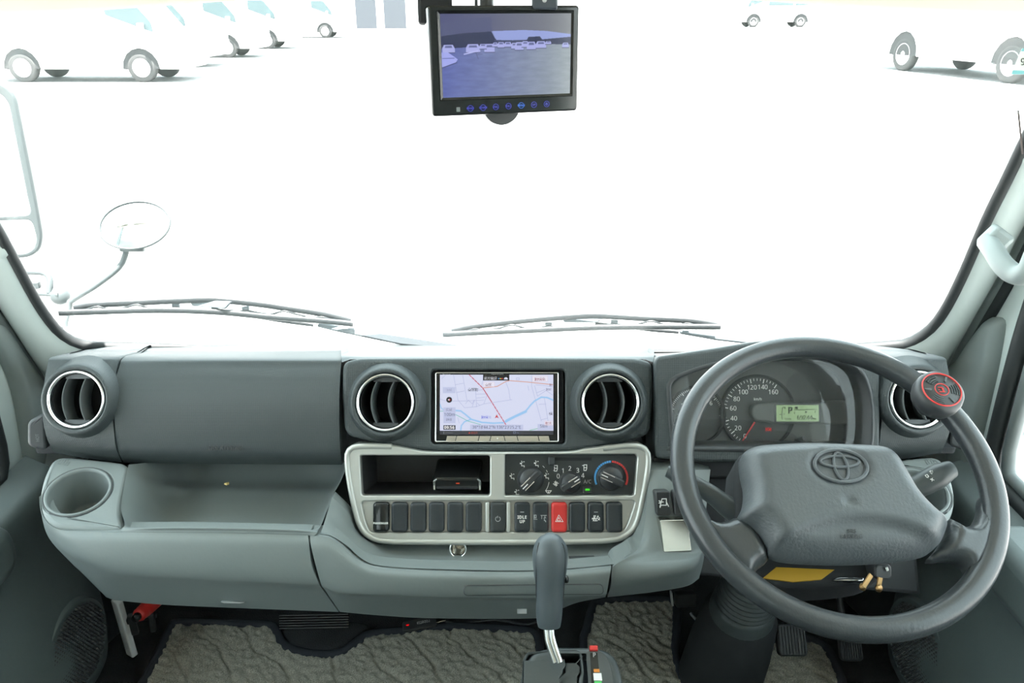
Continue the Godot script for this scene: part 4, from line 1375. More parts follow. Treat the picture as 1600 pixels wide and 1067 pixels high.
	dot(im, (280 - 183) * 0.6667, (397 - 135) * 0.6667, 20, Color8(24, 26, 32))
	area(im, [[262, 397], [282, 386], [282, 408]], Color8(240, 240, 245), f)
	area(im, [[298, 397], [282, 386], [282, 408]], Color8(220, 50, 60), f)
	area(im, [[755, 590], [775, 550], [795, 590], [775, 578]], Color8(205, 40, 55), f)
	area(im, [[220, 662], [346, 662], [346, 708], [220, 708]], Color8(52, 55, 68), f)
	area(im, [[183, 718], [1366, 718], [1366, 760], [183, 760]], Color8(58, 62, 68), f)
	line(im, f.call(Vector2(225, 728)), f.call(Vector2(225, 748)), 3, Color8(190, 195, 200))
	line(im, f.call(Vector2(240, 740)), f.call(Vector2(318, 740)), 2, Color8(150, 155, 160))
	area(im, [[482, 748], [491, 728], [500, 748]], Color8(225, 70, 60), f)
	kanji(im, ["area", "jam", "way"], Vector2(508, 728), 22, 1.3, Color8(215, 70, 60), f)
	poly(im, [[950, 728], [972, 728], [972, 746], [950, 746], [950, 728]], 2, Color8(180, 190, 230), f)
	line(im, f.call(Vector2(985, 738)), f.call(Vector2(1005, 742)), 3, Color8(150, 160, 200))
	return im
func rear_picture() -> Image:
	var W := 420
	var H := 268
	var im := Image.create(W, H, false, Image.FORMAT_RGB8)
	var n := FastNoiseLite.new()
	n.seed = 4
	n.frequency = 0.03
	for y in H:
		for x in W:
			var u := float(x) / W
			var v := float(y) / H
			var g := n.get_noise_2d(x * 0.5, y * 2.0) * 0.05
			var c: Color
			var arch := 0.20 + 0.30 * pow(u - 0.55, 2.0)
			if v < arch: c = Color(0.30 + 0.18 * u, 0.31 + 0.18 * u, 0.47 + 0.04 * u)
			elif v < 0.36: c = Color(0.50 + 0.08 * u, 0.54 + 0.08 * u, 0.80 - 0.10 * u)
			else: c = Color(0.36 + 0.22 * u + g, 0.40 + 0.22 * u + g, 0.66 - 0.02 * u + g)
			im.set_pixel(x, y, c)
	var f := func(p) -> Vector2: return (Vector2(p[0], p[1]) - Vector2(195, 150)) * Vector2(W / 1122.0, H / 708.0)
	area(im, [[195, 330], [400, 310], [620, 300], [650, 360], [800, 375], [925, 372], [940, 348], [1040, 346], [1060, 372], [1320, 350], [1320, 420], [700, 400], [400, 430], [195, 440]], Color8(48, 52, 84), f)
	area(im, [[640, 366], [720, 374], [900, 374], [900, 395], [640, 395]], Color8(66, 72, 105), f)
	area(im, [[630, 296], [900, 290], [1100, 300], [1320, 330], [1320, 352], [1060, 372], [1040, 346], [940, 348], [925, 374], [800, 376], [660, 372]], Color8(146, 158, 214), f)
	area(im, [[195, 230], [400, 190], [620, 180], [625, 298], [400, 308], [195, 335]], Color8(82, 86, 122), f)
	var bits := [[255, 440, 52, 34], [460, 440, 60, 36], [600, 440, 44, 36], [545, 425, 30, 22], [650, 412, 22, 18], [700, 415, 30, 24], [760, 412, 30, 22], [815, 425, 26, 26], [858, 428, 38, 34], [910, 412, 30, 26], [965, 425, 40, 34], [1050, 418, 46, 30], [1115, 402, 26, 14], [1270, 425, 30, 22]]
	for b in bits:
		area(im, [[b[0] - b[2], b[1] + b[3]], [b[0] - b[2], b[1] - b[3] * 0.2], [b[0] - b[2] * 0.7, b[1] - b[3]], [b[0] + b[2] * 0.7, b[1] - b[3]], [b[0] + b[2], b[1] - b[3] * 0.1], [b[0] + b[2], b[1] + b[3]]], Color8(168, 172, 226), f)
		area(im, [[b[0] - b[2] * 0.6, b[1] - b[3] * 0.2], [b[0] - b[2] * 0.5, b[1] - b[3] * 0.75], [b[0] + b[2] * 0.5, b[1] - b[3] * 0.75], [b[0] + b[2] * 0.6, b[1] - b[3] * 0.2]], Color8(98, 104, 150), f)
		poly(im, [[b[0] - b[2], b[1] + b[3]], [b[0] + b[2], b[1] + b[3]]], 2.0, Color8(70, 74, 110), f)
	area(im, [[195, 600], [195, 470], [250, 470], [330, 530], [310, 560]], Color8(160, 166, 232), f)
	poly(im, [[195, 600], [320, 558]], 3.0, Color8(70, 74, 120), f)
	poly(im, [[200, 520], [300, 520]], 2.0, Color8(90, 96, 150), f)
	poly(im, [[385, 488], [500, 462]], 4.0, Color8(185, 188, 240), f)
	poly(im, [[485, 480], [503, 530]], 1.2, Color8(70, 74, 110), f)
	poly(im, [[490, 495], [540, 490]], 1.0, Color8(70, 74, 110), f)
	return im
func screen_material(called: String, im: Image, display: float) -> StandardMaterial3D:
	var m := glow(called, Color.WHITE, display)
	m.emission_operator = BaseMaterial3D.EMISSION_OP_MULTIPLY
	m.emission_texture = ImageTexture.create_from_image(im)
	m.roughness = 0.12
	return m

# ---------------------------------------------------------------- navigation unit
func build_navigation():
	var st: SurfaceTool
	var t := thing("navigation_unit", "silver framed car navigation unit showing a road map", "navigation unit", on(DF, 777, 692, -0.01))
	var nf := bezel(DF, loc(DF, 776.5, 636, -0.002))
	var w := wpx(193.5)
	var h: float = loc(DF, 777, 581.5, -0.002).y - loc(DF, 777, 690.5, -0.002).y
	st = ns()
	panel(st, nf, rrect(Vector2.ZERO, wpx(208), h * 1.05, 0.003), -0.05, -0.010)
	sub("housing", st, M["matte black"], t)
	st = ns()
	panel(st, nf, rrect(Vector2.ZERO, w, h, 0.003), -0.02, -0.002, 0.0012)
	sub("front_glass", st, M["gloss black"], t)
	st = ns()
	var o := ccw(rrect(Vector2.ZERO, w + 0.0004, h + 0.0004, 0.003))
	grp(st)
	ring(st, lift(nf, o, -0.006), lift(nf, o, -0.001))
	ring(st, lift(nf, o, -0.001), lift(nf, inset(o, 0.0016), -0.0008))
	ring(st, lift(nf, inset(o, 0.0016), -0.0008), lift(nf, inset(o, 0.0018), -0.004))
	sub("frame_trim", st, M["chrome"], t)
	var sc := (loc(DF, 687.4, 585.2, -0.0018) + loc(DF, 864.7, 679, -0.0018)) / 2
	var sw := loc(DF, 864.7, 632, -0.0018).x - loc(DF, 687.4, 632, -0.0018).x
	var sh := loc(DF, 777, 585.2, -0.0018).y - loc(DF, 777, 679, -0.0018).y
	var sf := bezel(DF, sc)
	st = ns()
	rect_uv(st, sf, sw, sh, -0.0016)
	var s := sub("screen", st, screen_material("map screen", map_picture(), 0.9), t, "lit map screen")
	var P := func(x, y) -> Vector2: return Vector2((x - 183.0) / 1182.0 - 0.5, 0.5 - (y - 135.0) / 625.0) * Vector2(sw, sh)
	var white := glow("screen white text", Color(1, 1, 1), 0.9)
	var grey := glow("screen grey text", Color(0.42, 0.44, 0.56), 0.6)
	letters("09:56", sf, P.call(283, 686), -0.0015, 0.0043, white, s, "clock_digits", true, 0.0, 0.0002)
	letters("100m", sf, P.call(285, 552), -0.0015, 0.0044, grey, s, "scale_text", false, 0.0, 0.0002)
	letters("36°18'44.2\"N 136°23'25.2\"E", sf, P.call(775, 683), -0.0015, 0.0040, grey, s, "position_text", false, 0.0, 0.0002)
	letters("5km", sf, P.call(1265, 672), -0.0015, 0.0040, grey, s, "distance_text", false, 0.0, 0.0002)
	letters("carrozzeria", nf, Vector2(0.0005, h / 2 - 0.0032), -0.0019, 0.0026, M["grey mark"], t, "lettering", false, 0.0, 0.0002)
	letters("Pioneer", nf, Vector2(-w / 2 + 0.016, h / 2 - 0.0034), -0.0019, 0.0022, M["grey mark"], t, "lettering", false, 0.0, 0.0002)
	# touch keys along the lower edge
	var X := [250, 352, 588, 710, 857, 992, 1212, 1325]
	for k in 7:
		var sl := 8 if k >= 3 else -8
		var a: Array = [[X[k] + 4 - (6 if k < 4 else -6), 826], [X[k + 1] - 4 - (6 if k < 3 else -6), 826], [X[k + 1] - 4 + (6 if k < 3 else -6), 775], [X[k] + 4 + (6 if k < 4 else -6), 775]]
		var pts := PackedVector2Array()
		for q in a: pts.append(P.call(q[0], q[1]))
		st = ns()
		panel(st, sf, pts, -0.003, 0.0002, 0.0006)
		var key := sub("touch_key", st, M["gold strip"], t)
		st = ns()
		if k == 3: panel(st, sf, rrect(P.call(784, 798), 0.0018, 0.0018, 0.0003), 0.0, 0.0004)
		else: panel(st, sf, rrect((pts[0] + pts[2]) / 2, 0.0012, 0.0008, 0.0003), 0.0, 0.0004)
		sub("key_mark", st, M["white mark"] if k == 3 else M["grey mark"], key)

# ---------------------------------------------------------------- instruments behind the wheel
func build_cluster():
	var st: SurfaceTool
	var H := -0.072
	var t := thing("instrument_cluster", "instrument cluster with speedometer and green display behind the steering wheel", "instrument cluster", on(DF, 1200, 700, H))
	var k := 1.215 / FOC
	st = ns()
	panel(st, DF, smooth2(locs(DF, [[1030, 590], [1030, 712], [1385, 712], [1385, 600], [1330, 552], [1200, 545], [1080, 570]], H), 60), H - 0.01, H)
	sub("back_plate", st, M["dial plate"], t)
	var dials := [[1183.0, 644.0, 58.0, "speedometer"], [1088.0, 648.0, 45.0, "tachometer"]]
	for d in dials:
		var fr := bezel(DF, loc(DF, d[0], d[1], H))
		var R: float = d[2] * k
		st = ns()
		lathe(st, fr, [[R + 0.001, H - 0.002], [R, H + 0.006], [R - 0.003, H + 0.0065], [R - 0.0035, H + 0.001]], 64)
		var dial := sub(d[3], st, M["matte black"], t)
		st = ns()
		lathe(st, fr, [[R - 0.003, H + 0.001], [0.0, H + 0.001]], 64)
		sub("dial_face", st, M["dial face"], dial)
		st = ns()
		var n := 32 if d[3] == "speedometer" else 60
		for i in n + 1:
			var a := deg_to_rad((242.4 - 187.8 * i / 32.0) if n == 32 else (250.0 - 4.2 * i))
			var big := i % 4 == 0 if n == 32 else i % 10 == 0
			if n == 32 and i % 2 == 1 and false: continue
			var r0 := R * (0.79 if big else 0.84)
			var u := Vector2.from_angle(a)
			var nn := u.orthogonal() * (0.0006 if big else 0.00035)
			panel(st, fr, PackedVector2Array([u * r0 - nn, u * R * 0.905 - nn, u * R * 0.905 + nn, u * r0 + nn]), H, H + 0.0014)
		sub("tick_marks", st, M["white mark"], dial)
		if n == 32:
			var spots := [["0", 1163.4, 681.4], ["20", 1152.5, 668.7], ["40", 1146, 653.6], ["60", 1144.9, 638], ["80", 1150.3, 623.4], ["100", 1160.6, 612.5], ["120", 1174.4, 605.3], ["140", 1191.2, 604.8], ["160", 1207.6, 612.5]]
			for s in spots: letters(s[0], DF, loc(DF, s[1], s[2], H), H + 0.0012, 0.0066, M["white mark"], dial, "numeral")
			letters("km/h", DF, loc(DF, 1183.5, 623.5, H), H + 0.0012, 0.0038, M["white mark"], dial)
			st = ns()
			var p0 := loc(DF, 1179.5, 659.5, H + 0.005)
			var p1 := loc(DF, 1159, 691, H + 0.005)
			var nn2 := (p1 - p0).normalized().orthogonal()
			panel(st, DF, PackedVector2Array([p0 - nn2 * 0.0011, p1 - nn2 * 0.0005, p1 + nn2 * 0.0005, p0 + nn2 * 0.0011]), H + 0.0035, H + 0.005)
			sub("needle", st, M["red mark"], dial)
		else:
			for s in [["1", 1063, 668], ["2", 1060, 650], ["3", 1066, 634], ["6", 1110.5, 630]]: letters(s[0], DF, loc(DF, s[1], s[2], H), H + 0.0012, 0.006, M["white mark"], dial, "numeral")
			st = ns()
			lathe(st, fr, [[0.008, H], [0.0075, H + 0.008], [0.0, H + 0.009]], 20)
			sub("needle_hub", st, M["black plastic"], dial)
	# display housing reaching from the middle of the speedometer to the right
	var hub := smooth2(locs(DF, [[1174, 644], [1176, 635], [1184, 629.5], [1194, 629.5], [1203, 628], [1213, 628], [1270, 628], [1326, 627], [1328, 645], [1328, 662], [1270, 662.5], [1213, 662], [1203, 660], [1194, 659], [1184, 658.5], [1176, 653]], H + 0.012), 60)
	st = ns()
	panel(st, DF, hub, H, H + 0.012, 0.003)
	var hb := sub("display_housing", st, M["dial plate"], t)
	st = ns()
	panel(st, DF, rrect((loc(DF, 1211, 631.5, H + 0.0122) + loc(DF, 1281, 659.5, H + 0.0122)) / 2, 71 * k, 29 * k, 0.0008), H + 0.01, H + 0.0126)
	sub("display_frame", st, M["black plastic"], hb)
	var lc := bezel(DF, (loc(DF, 1213.5, 633.2, H + 0.013) + loc(DF, 1279, 658, H + 0.013)) / 2)
	st = ns()
	panel(st, lc, rrect(Vector2.ZERO, 65 * k, 25 * k, 0.0004), H + 0.011, H + 0.013)
	sub("lit_display", st, glow("display green", Color(0.64, 0.78, 0.56), 0.62), hb, "pale green lit display")
	var ink := mat("display ink", 0.02, 0.03, 0.02, 0.6)
	letters("P", DF, loc(DF, 1234.5, 641, H + 0.013), H + 0.013, 0.0098, ink, hb, "gear_letter", true, 0.0, 0.0008)
	letters("69244", DF, loc(DF, 1257.5, 652.6, H + 0.013), H + 0.013, 0.0062, ink, hb, "odometer_digits", false, 0.0, 0.0008)
	letters("km", DF, loc(DF, 1272.5, 654, H + 0.013), H + 0.013, 0.0028, ink, hb, "lettering", false, 0.0, 0.0008)
	letters("ODO", DF, loc(DF, 1231, 654.5, H + 0.013), H + 0.013, 0.003, ink, hb, "lettering", false, 0.0, 0.0008)
	letters("C", DF, loc(DF, 1222.8, 654, H + 0.013), H + 0.013, 0.0034, ink, hb, "lettering", false, 0.0, 0.0008)
	letters("H", DF, loc(DF, 1226, 637, H + 0.013), H + 0.013, 0.0030, ink, hb, "lettering", false, 0.0, 0.0008)
	letters("E", DF, loc(DF, 1242, 645, H + 0.013), H + 0.013, 0.0028, ink, hb, "lettering", false, 0.0, 0.0008)
	letters("F", DF, loc(DF, 1274, 643.5, H + 0.013), H + 0.013, 0.0028, ink, hb, "lettering", false, 0.0, 0.0008)
	st = ns()
	for q in [[1218, 647.5, 1221, 647.2, 1.0], [1222.5, 637, 1221.5, 653, 0.7], [1222.5, 637, 1225, 635.5, 0.7], [1241, 640.3, 1276, 639.6, 0.8], [1242, 637, 1246.5, 637, 3.4], [1258, 643.8, 1260.5, 643.7, 2.6], [1224, 646.8, 1226, 646.8, 1.5]]:
		var a := loc(DF, q[0], q[1], H + 0.013)
		var b := loc(DF, q[2], q[3], H + 0.013)
		var nn3: Vector2 = (b - a).normalized().orthogonal() * q[4] * k * 0.5
		panel(st, DF, PackedVector2Array([a - nn3, b - nn3, b + nn3, a + nn3]), H + 0.0125, H + 0.0138)
	sub("display_marks", st, ink, hb)
	# brake warning lamp, trip knob, yellow notice
	st = ns()
	var bw := bezel(DF, loc(DF, 1200.4, 670.5, H))
	for i in 14:
		var a0 := TAU * i / 14.0
		var p := Vector2.from_angle(a0) * 0.0024
		var q2 := Vector2.from_angle(a0 + TAU / 14.0) * 0.0024
		panel(st, bw, PackedVector2Array([p, q2, q2 * 0.72, p * 0.72]), H + 0.001, H + 0.0018)
	strokes(st, bw, Vector2(-0.0012, 0), 0.0056, "0109", 0.0005, H + 0.0016, 0.0)
	strokes(st, bw, Vector2(0.0038, 0), 0.0056, "4149 0406", 0.0005, H + 0.0016, 0.0)
	sub("brake_lamp", st, glow("brake lamp red", Color(1.0, 0.12, 0.12), 0.8), t)
	st = ns()
	tube(st, PackedVector3Array([on(DF, 1244, 688, H), on(DF, 1256, 684, H + 0.03)]), 0.0028, 12)
	sub("trip_knob", st, M["black plastic"], t)
	st = ns()
	panel(st, DF, locs(DF, [[1179, 690.5], [1215, 690], [1260, 692], [1260, 706], [1179, 706]], H), H, H + 0.0008)
	sub("yellow_notice", st, M["yellow label"], t)
	st = ns()
	panel(st, DF, smooth2(locs(DF, [[1046, 602], [1048, 640], [1052, 694], [1058, 700], [1200, 702], [1340, 702], [1358, 698], [1361, 640], [1354, 597], [1337, 574], [1304, 561], [1262, 557], [1180, 561], [1112, 571], [1066, 586], [1053, 593]], -0.012), 70), -0.014, -0.012)
	sub("cover_glass", st, M["cover glass"], t)

# ---------------------------------------------------------------- mirror monitor and boxes at the top of the windscreen
func build_monitor():
	var st: SurfaceTool
	var t := thing("mirror_monitor", "black framed monitor hanging at the windscreen with rear camera picture", "monitor", at_d(790, 10, 0.96))
	var W := 0.1845
	var Hh := 0.1215
	st = ns()
	panel(st, LF, rrect(Vector2.ZERO, W, Hh, 0.004, 4), -0.022, 0.0, 0.0025, [], 3, true)
	sub("housing", st, M["gloss black"], t)
	var c := (loc(LF, 694.7, 28) + loc(LF, 893, 150)) / 2
	c = Vector2(0.0012, 0.0062)
	var sw := 0.1605
	var sh := 0.0915
	var o := ccw(rrect(c, sw + 0.008, sh + 0.007, 0.001))
	st = ns()
	grp(st)
	ring(st, lift(LF, o, 0.0), lift(LF, inset(o, 0.0008), 0.0018))
	grp(st)
	ring(st, lift(LF, inset(o, 0.0008), 0.0018), lift(LF, inset(o, 0.004), 0.0005))
	sub("screen_surround", st, M["gloss black"], t)
	st = ns()
	rect_uv(st, Transform3D(LF.basis, LF * Vector3(c.x, c.y, 0)), sw, sh, 0.0007)
	sub("screen", st, screen_material("rear view screen", rear_picture(), 1.0), t, "screen with violet rear camera picture")
	var blue := glow("key blue", Color(0.22, 0.25, 0.95), 0.75)
	var cyan := glow("key light blue", Color(0.2, 0.5, 1.0), 0.9)
	var words := ["MODE", "DOWN", "VOL-", "VOL+", "MENU", "UP", ""]
	for i in 7:
		var x := 735.0 + i * 19.85
		var y := 169.3 - i * 1.15
		var f := Transform3D(LF.basis, LF * Vector3(loc(LF, x, y).x, loc(LF, x, y).y, 0))
		st = ns()
		lathe(st, f, [[0.0036, 0.0], [0.0036, 0.0004], [0.0031, 0.0004], [0.0031, 0.0]], 20)
		var b := sub("touch_button", st, cyan if i == 4 else blue, t)
		if i < 6: letters(words[i], f, Vector2.ZERO, 0.0001, 0.0017, cyan if i == 4 else blue, b, "lettering", true, 0.0, 0.0002)
		else:
			st = ns()
			strokes(st, f, Vector2.ZERO, 0.0032, "4144 2216 1638 3868 6886 8662", 0.0005, 0.0002)
			sub("power_symbol", st, blue, b)
	st = ns()
	panel(st, LF, rrect(loc(LF, 716, 171), 0.0045, 0.0052, 0.0004), 0.0, 0.0003)
	sub("sensor_window", st, M["grey rubber"], t)
	st = ns()
	lathe(st, frame(LF * Vector3(-0.004, -Hh / 2 + 0.010, -0.012), LF.basis.z, LF.basis.x), [[0.0, -0.006], [0.024, -0.006], "/", [0.024, -0.006], [0.024, 0.004], "/", [0.024, 0.004], [0.0, 0.0045]], 36)
	sub("stand_foot", st, M["black plastic"], t)
	st = ns()
	tube(st, PackedVector3Array([LF * Vector3(-0.016, Hh / 2 - 0.01, -0.025), LF * Vector3(-0.015, Hh / 2 + 0.02, -0.028), LF * Vector3(-0.013, Hh / 2 + 0.09, -0.05)]), 0.0085, 14)
	tube(st, PackedVector3Array([LF * Vector3(-0.029, Hh / 2 - 0.005, -0.024), LF * Vector3(-0.027, Hh / 2 + 0.03, -0.03)]), 0.002, 8)
	sub("stem", st, M["charcoal plastic"], t)
	t = thing("recorder_box", "matt black box behind the monitor's upper corner on the passenger side", "recorder", on_screen(678, -4, -0.04))
	st = ns()
	block(st, frame(on_screen(679, -6, -0.045), Vector3(0.1, 0.1, 1)), 0.040, 0.062, 0.03, 0.004)
	sub("housing", st, M["matte black"], t)
	st = ns()
	block(st, frame(on_screen(679, -44, -0.03), Vector3(0.1, 0.1, 1)), 0.02, 0.03, 0.03, 0.004)
	sub("mount", st, M["matte black"], t)
	t = thing("recorder_box", "small slate grey camera box above the monitor on the driver side", "recorder", on_screen(851, -4, -0.03))
	st = ns()
	block(st, frame(on_screen(851, -14, -0.03), Vector3(0, 0.1, 1)), 0.030, 0.042, 0.025, 0.002)
	sub("housing", st, mat("slate plastic", 0.05, 0.06, 0.075, 0.5), t)
	st = ns()
	lathe(st, frame(on_screen(851, 0, -0.05), Vector3(0, 0.1, 1)), [[0.0028, -0.006], [0.0026, 0.0], [0.0, 0.0008]], 14)
	sub("camera_lens", st, M["grey mark"], t)

# ---------------------------------------------------------------- steering wheel and column
func oval_path(fr: Transform3D, c: Vector2, rx: float, ry: float, h: float, n := 40) -> PackedVector3Array:
	var o := PackedVector3Array()
	for i in n:
		var a := TAU * i / n
		o.append(fr * Vector3(c.x + cos(a) * rx, c.y + sin(a) * ry, h))
	return o
func build_wheel():
	var st: SurfaceTool
	var t := thing("steering_wheel", "dark grey two-spoke truck steering wheel with airbag pad", "steering wheel", WF.origin)
	st = ns()
	tube(st, oval_path(WF, Vector2.ZERO, 0.177, 0.177, 0.0, 128), 0.0138, 20, true)
	sub("rim", st, M["wheel rubber"], t)
	var pad := smooth2(locs(WF, [[1160, 712], [1166, 702], [1180, 695], [1200, 691.5], [1260, 688.5], [1320, 690], [1370, 692.5], [1390, 698], [1406, 711], [1421, 734], [1440, 766], [1462, 790], [1483, 808], [1481, 826], [1470, 848], [1450, 862], [1400, 870], [1337, 874], [1270, 873], [1225, 869], [1206, 862], [1202, 850], [1181, 822], [1157, 806], [1165, 785], [1167, 760], [1162, 735]], 0.02), 150)
	var a := loc(WF, 1206, 848, 0.03)
	var b := loc(WF, 1322, 806, 0.03)
	var c := loc(WF, 1478, 842, 0.03)
	var arc := func(x: float) -> float:
		var l := (x - a.x) / (c.x - a.x)
		var base := lerpf(a.y, c.y, l)
		var lm := (b.x - a.x) / (c.x - a.x)
		return base + (b.y - lerpf(a.y, c.y, lm)) * (4.0 * l * (1.0 - l))
	var em := loc(WF, 1313, 728.5, 0.038)
	st = ns()
	relief(st, WF, pad, 0.0046, 0.0, func(p, d):
		var e: float = 1.0 - minf(d / 0.024, 1.0)
		var h: float = 0.040 - 0.026 * e * e
		h -= 0.009 * smoothstep(0.0, 0.012, arc.call(p.x) - p.y)
		h -= 0.0022 * (1.0 - smoothstep(0.94, 1.06, Vector2((p.x - em.x) / 0.0350, (p.y - em.y) / 0.0245).length()))
		h -= 0.002 * (1.0 - smoothstep(0.0035, 0.0055, maxf(absf(p.x - loc(WF, 1327, 781, 0.04).x) * 0.8, absf(p.y - loc(WF, 1327, 781, 0.04).y))))
		return h)
	var hubpad := sub("airbag_pad", st, M["wheel pad"], t)
	st = ns()
	var eh := 0.0392
	tube(st, oval_path(WF, em, 0.0292, 0.0196, eh), 0.0021, 8, true)
	tube(st, oval_path(WF, em + Vector2(0, 0.0052), 0.0215, 0.0068, eh, 36), 0.0017, 8, true)
	tube(st, oval_path(WF, em + Vector2(0, -0.0004), 0.0074, 0.0166, eh, 36), 0.0017, 8, true)
	sub("emblem", st, M["wheel pad"], hubpad, "three interlaced oval emblem")
	letters("SRS", WF, loc(WF, 1331, 829.5, 0.032), 0.0318, 0.0042, M["charcoal plastic"], hubpad, "lettering", true)
	letters("AIRBAG", WF, loc(WF, 1331, 838, 0.032), 0.0318, 0.0046, M["charcoal plastic"], hubpad, "lettering", true)
	for s in 2:
		var o := [[1154, 807], [1130, 813], [1106, 803], [1092, 780], [1080, 748], [1056, 752], [1064, 800], [1090, 855], [1130, 908], [1180, 951], [1200, 962], [1198, 944], [1184, 920], [1180, 900], [1187, 884], [1202, 872], [1200, 854], [1178, 823]]
		if s == 1: o = [[1486, 808], [1509, 820], [1526, 814], [1535, 796], [1540, 768], [1568, 770], [1567, 815], [1548, 868], [1516, 912], [1482, 944], [1474, 938], [1500, 922], [1516, 902], [1514, 884], [1500, 874], [1480, 871], [1454, 872], [1472, 851], [1483, 828]]
		var so := smooth2(locs(WF, o, 0.004), 90)
		for i in so.size(): so[i] = so[i].limit_length(0.176)
		st = ns()
		relief(st, WF, so, 0.005, -0.014, func(p, d):
			var e: float = 1.0 - minf(d / 0.013, 1.0)
			return 0.012 - 0.016 * e * e + 0.010 * smoothstep(0.165, 0.09, p.length()))
		sub("spoke", st, M["wheel rubber"], t)
	# spinner knob clamped on the rim
	t = thing("spinner_knob", "round black spinner knob with red ring clamped on the steering wheel rim", "steering knob", on(WF, 1462, 640, 0.0))
	var kf := bezel(WF, loc(WF, 1472, 608, 0.062))
	st = ns()
	lathe(st, kf, [[0.0, 0.034], [0.019, 0.034], [0.0255, 0.037], [0.0275, 0.045], [0.0275, 0.053], [0.0262, 0.0585], [0.0235, 0.061], [0.0, 0.0612]], 48)
	sub("knob_body", st, M["charcoal plastic"], t)
	st = ns()
	lathe(st, kf, [[0.0226, 0.0605], [0.0222, 0.0622], [0.0212, 0.0622], [0.0208, 0.0605]], 48)
	sub("red_ring", st, M["red plastic"], t)
	st = ns()
	lathe(st, kf, [[0.0082, 0.0605], [0.0080, 0.0620], [0.0074, 0.0620], [0.0072, 0.0605]], 32)
	strokes(st, kf, Vector2.ZERO, 0.009, "1252 5258 5818 3263 6367 4878 1515", 0.0008, 0.0618)
	sub("centre_emblem", st, M["red plastic"], t)
	st = ns()
	for k in 3:
		var mid := PI / 2 + 0.5 + k * TAU / 3.0
		for i in range(-4, 5):
			for j in range(0, 4):
				var q := Vector2.from_angle(mid + i * 0.095 + (0.047 if j % 2 else 0.0)) * (0.0115 + j * 0.0026)
				lathe(st, bezel(kf, Vector2(q.x, q.y)), [], 4)
				panel(st, kf, PackedVector2Array([q + Vector2(0.0009, 0), q + Vector2(0, 0.0009), q - Vector2(0.0009, 0), q - Vector2(0, 0.0009)]), 0.0605, 0.0620, 0.0)
	var gd := sub("grip_studs", st, M["upper plastic smooth"], t)
	gd.set_meta("kind", "stuff")
	st = ns()
	for k in 3:
		var u := Vector2.from_angle(PI / 2 - 0.55 + k * TAU / 3.0)
		var nn := u.orthogonal() * 0.0012
		panel(st, kf, PackedVector2Array([u * 0.012 - nn, u * 0.0195 - nn, u * 0.0195 + nn, u * 0.012 + nn]), 0.0605, 0.0624, 0.0004)
	sub("grip_bars", st, M["louver"], t)
	st = ns()
	tube(st, PackedVector3Array([kf * Vector3(0, 0, 0.036), kf * Vector3(-0.004, -0.002, 0.02), on(WF, 1452, 640, 0.004)]), 0.008, 14)
	var rp := loc(WF, 1462, 640, 0.0)
	rp = rp.normalized() * 0.177
	var tan2 := rp.normalized().orthogonal()
	tube(st, PackedVector3Array([WF * Vector3(rp.x - tan2.x * 0.012, rp.y - tan2.y * 0.012, 0), WF * Vector3(rp.x + tan2.x * 0.012, rp.y + tan2.y * 0.012, 0)]), 0.0165, 20)
	sub("rim_clamp", st, M["charcoal plastic"], t)
	# column
	t = thing("steering_column", "black steering column with ribbed boot and two stalks", "steering column", Vector3(0.376, 0.02, -1.2))
	st = ns()
	panel(st, WF, smooth2(locs(WF, [[1150, 740], [1180, 700], [1370, 700], [1395, 745], [1405, 850], [1385, 895], [1330, 910], [1240, 914], [1190, 906], [1160, 860]], -0.034), 60), -0.095, -0.034, 0.012, [], 4)
	var sh := sub("column_cover", st, M["matte black"], t)
	st = ns()
	panel(st, WF, locs(WF, [[1192, 903], [1213, 886], [1304, 890], [1284, 905], [1240, 909]], -0.0335), -0.036, -0.0335)
	sub("ochre_notice", st, M["ochre label"], sh)
	st = ns()
	panel(st, WF, locs(WF, [[1302, 906], [1312, 902], [1351, 902], [1349, 907.5]], -0.030), -0.04, -0.030, 0.001)
	sub("lock_plate", st, M["chrome"], sh)
	var bf := frame(Vector3(0.374, 0.345, -0.985), Vector3(-0.02, -0.966, -0.26))
	st = ns()
	var prof := [[0.034, -0.03], [0.036, 0.0]]
	for k in 10:
		prof += [[0.0365 + 0.0004 * k, 0.004 + k * 0.0105], "/", [0.0365 + 0.0004 * k, 0.004 + k * 0.0105], [0.0440 + 0.0004 * k, 0.0085 + k * 0.0105], [0.0440 + 0.0004 * k, 0.0105 + k * 0.0105], [0.0369 + 0.0004 * k, 0.0145 + k * 0.0105]]
	prof += ["/", [0.044, 0.110], [0.0500, 0.116], [0.0520, 0.140], [0.056, 0.146]]
	lathe(st, bf, prof, 44)
	sub("ribbed_boot", st, M["upper plastic smooth"], t)
	st = ns()
	lathe(st, bf, [[0.050, 0.135], [0.060, 0.15], [0.068, 0.24], [0.073, 0.375]], 32)
	sub("lower_tube", st, M["matte black"], t)
	# stalks
	for s in 2:
		var p := PackedVector3Array([on(WF, 1395, 776, -0.06), on(WF, 1430, 762, -0.055), on(WF, 1452, 751, -0.05), on(WF, 1478, 737, -0.045), on(WF, 1487, 733, -0.044)])
		var r := [0.007, 0.0125, 0.0145, 0.0150, 0.0105]
		if s == 0:
			p = PackedVector3Array([on(WF, 1175, 815, -0.06), on(WF, 1135, 790, -0.055), on(WF, 1105, 768, -0.05), on(WF, 1062, 746, -0.045), on(WF, 1048, 738, -0.044), on(WF, 1042, 736, -0.044)])
			r = [0.017, 0.0145, 0.0115, 0.0105, 0.0115, 0.007]
		var cp := catmull(p, 20)
		var rr := []
		for i in 20:
			var f := i / 19.0 * (r.size() - 1)
			rr.append(lerpf(r[int(f)], r[mini(int(f) + 1, r.size() - 1)], f - int(f)))
		st = ns()
		tube(st, cp, rr, 20)
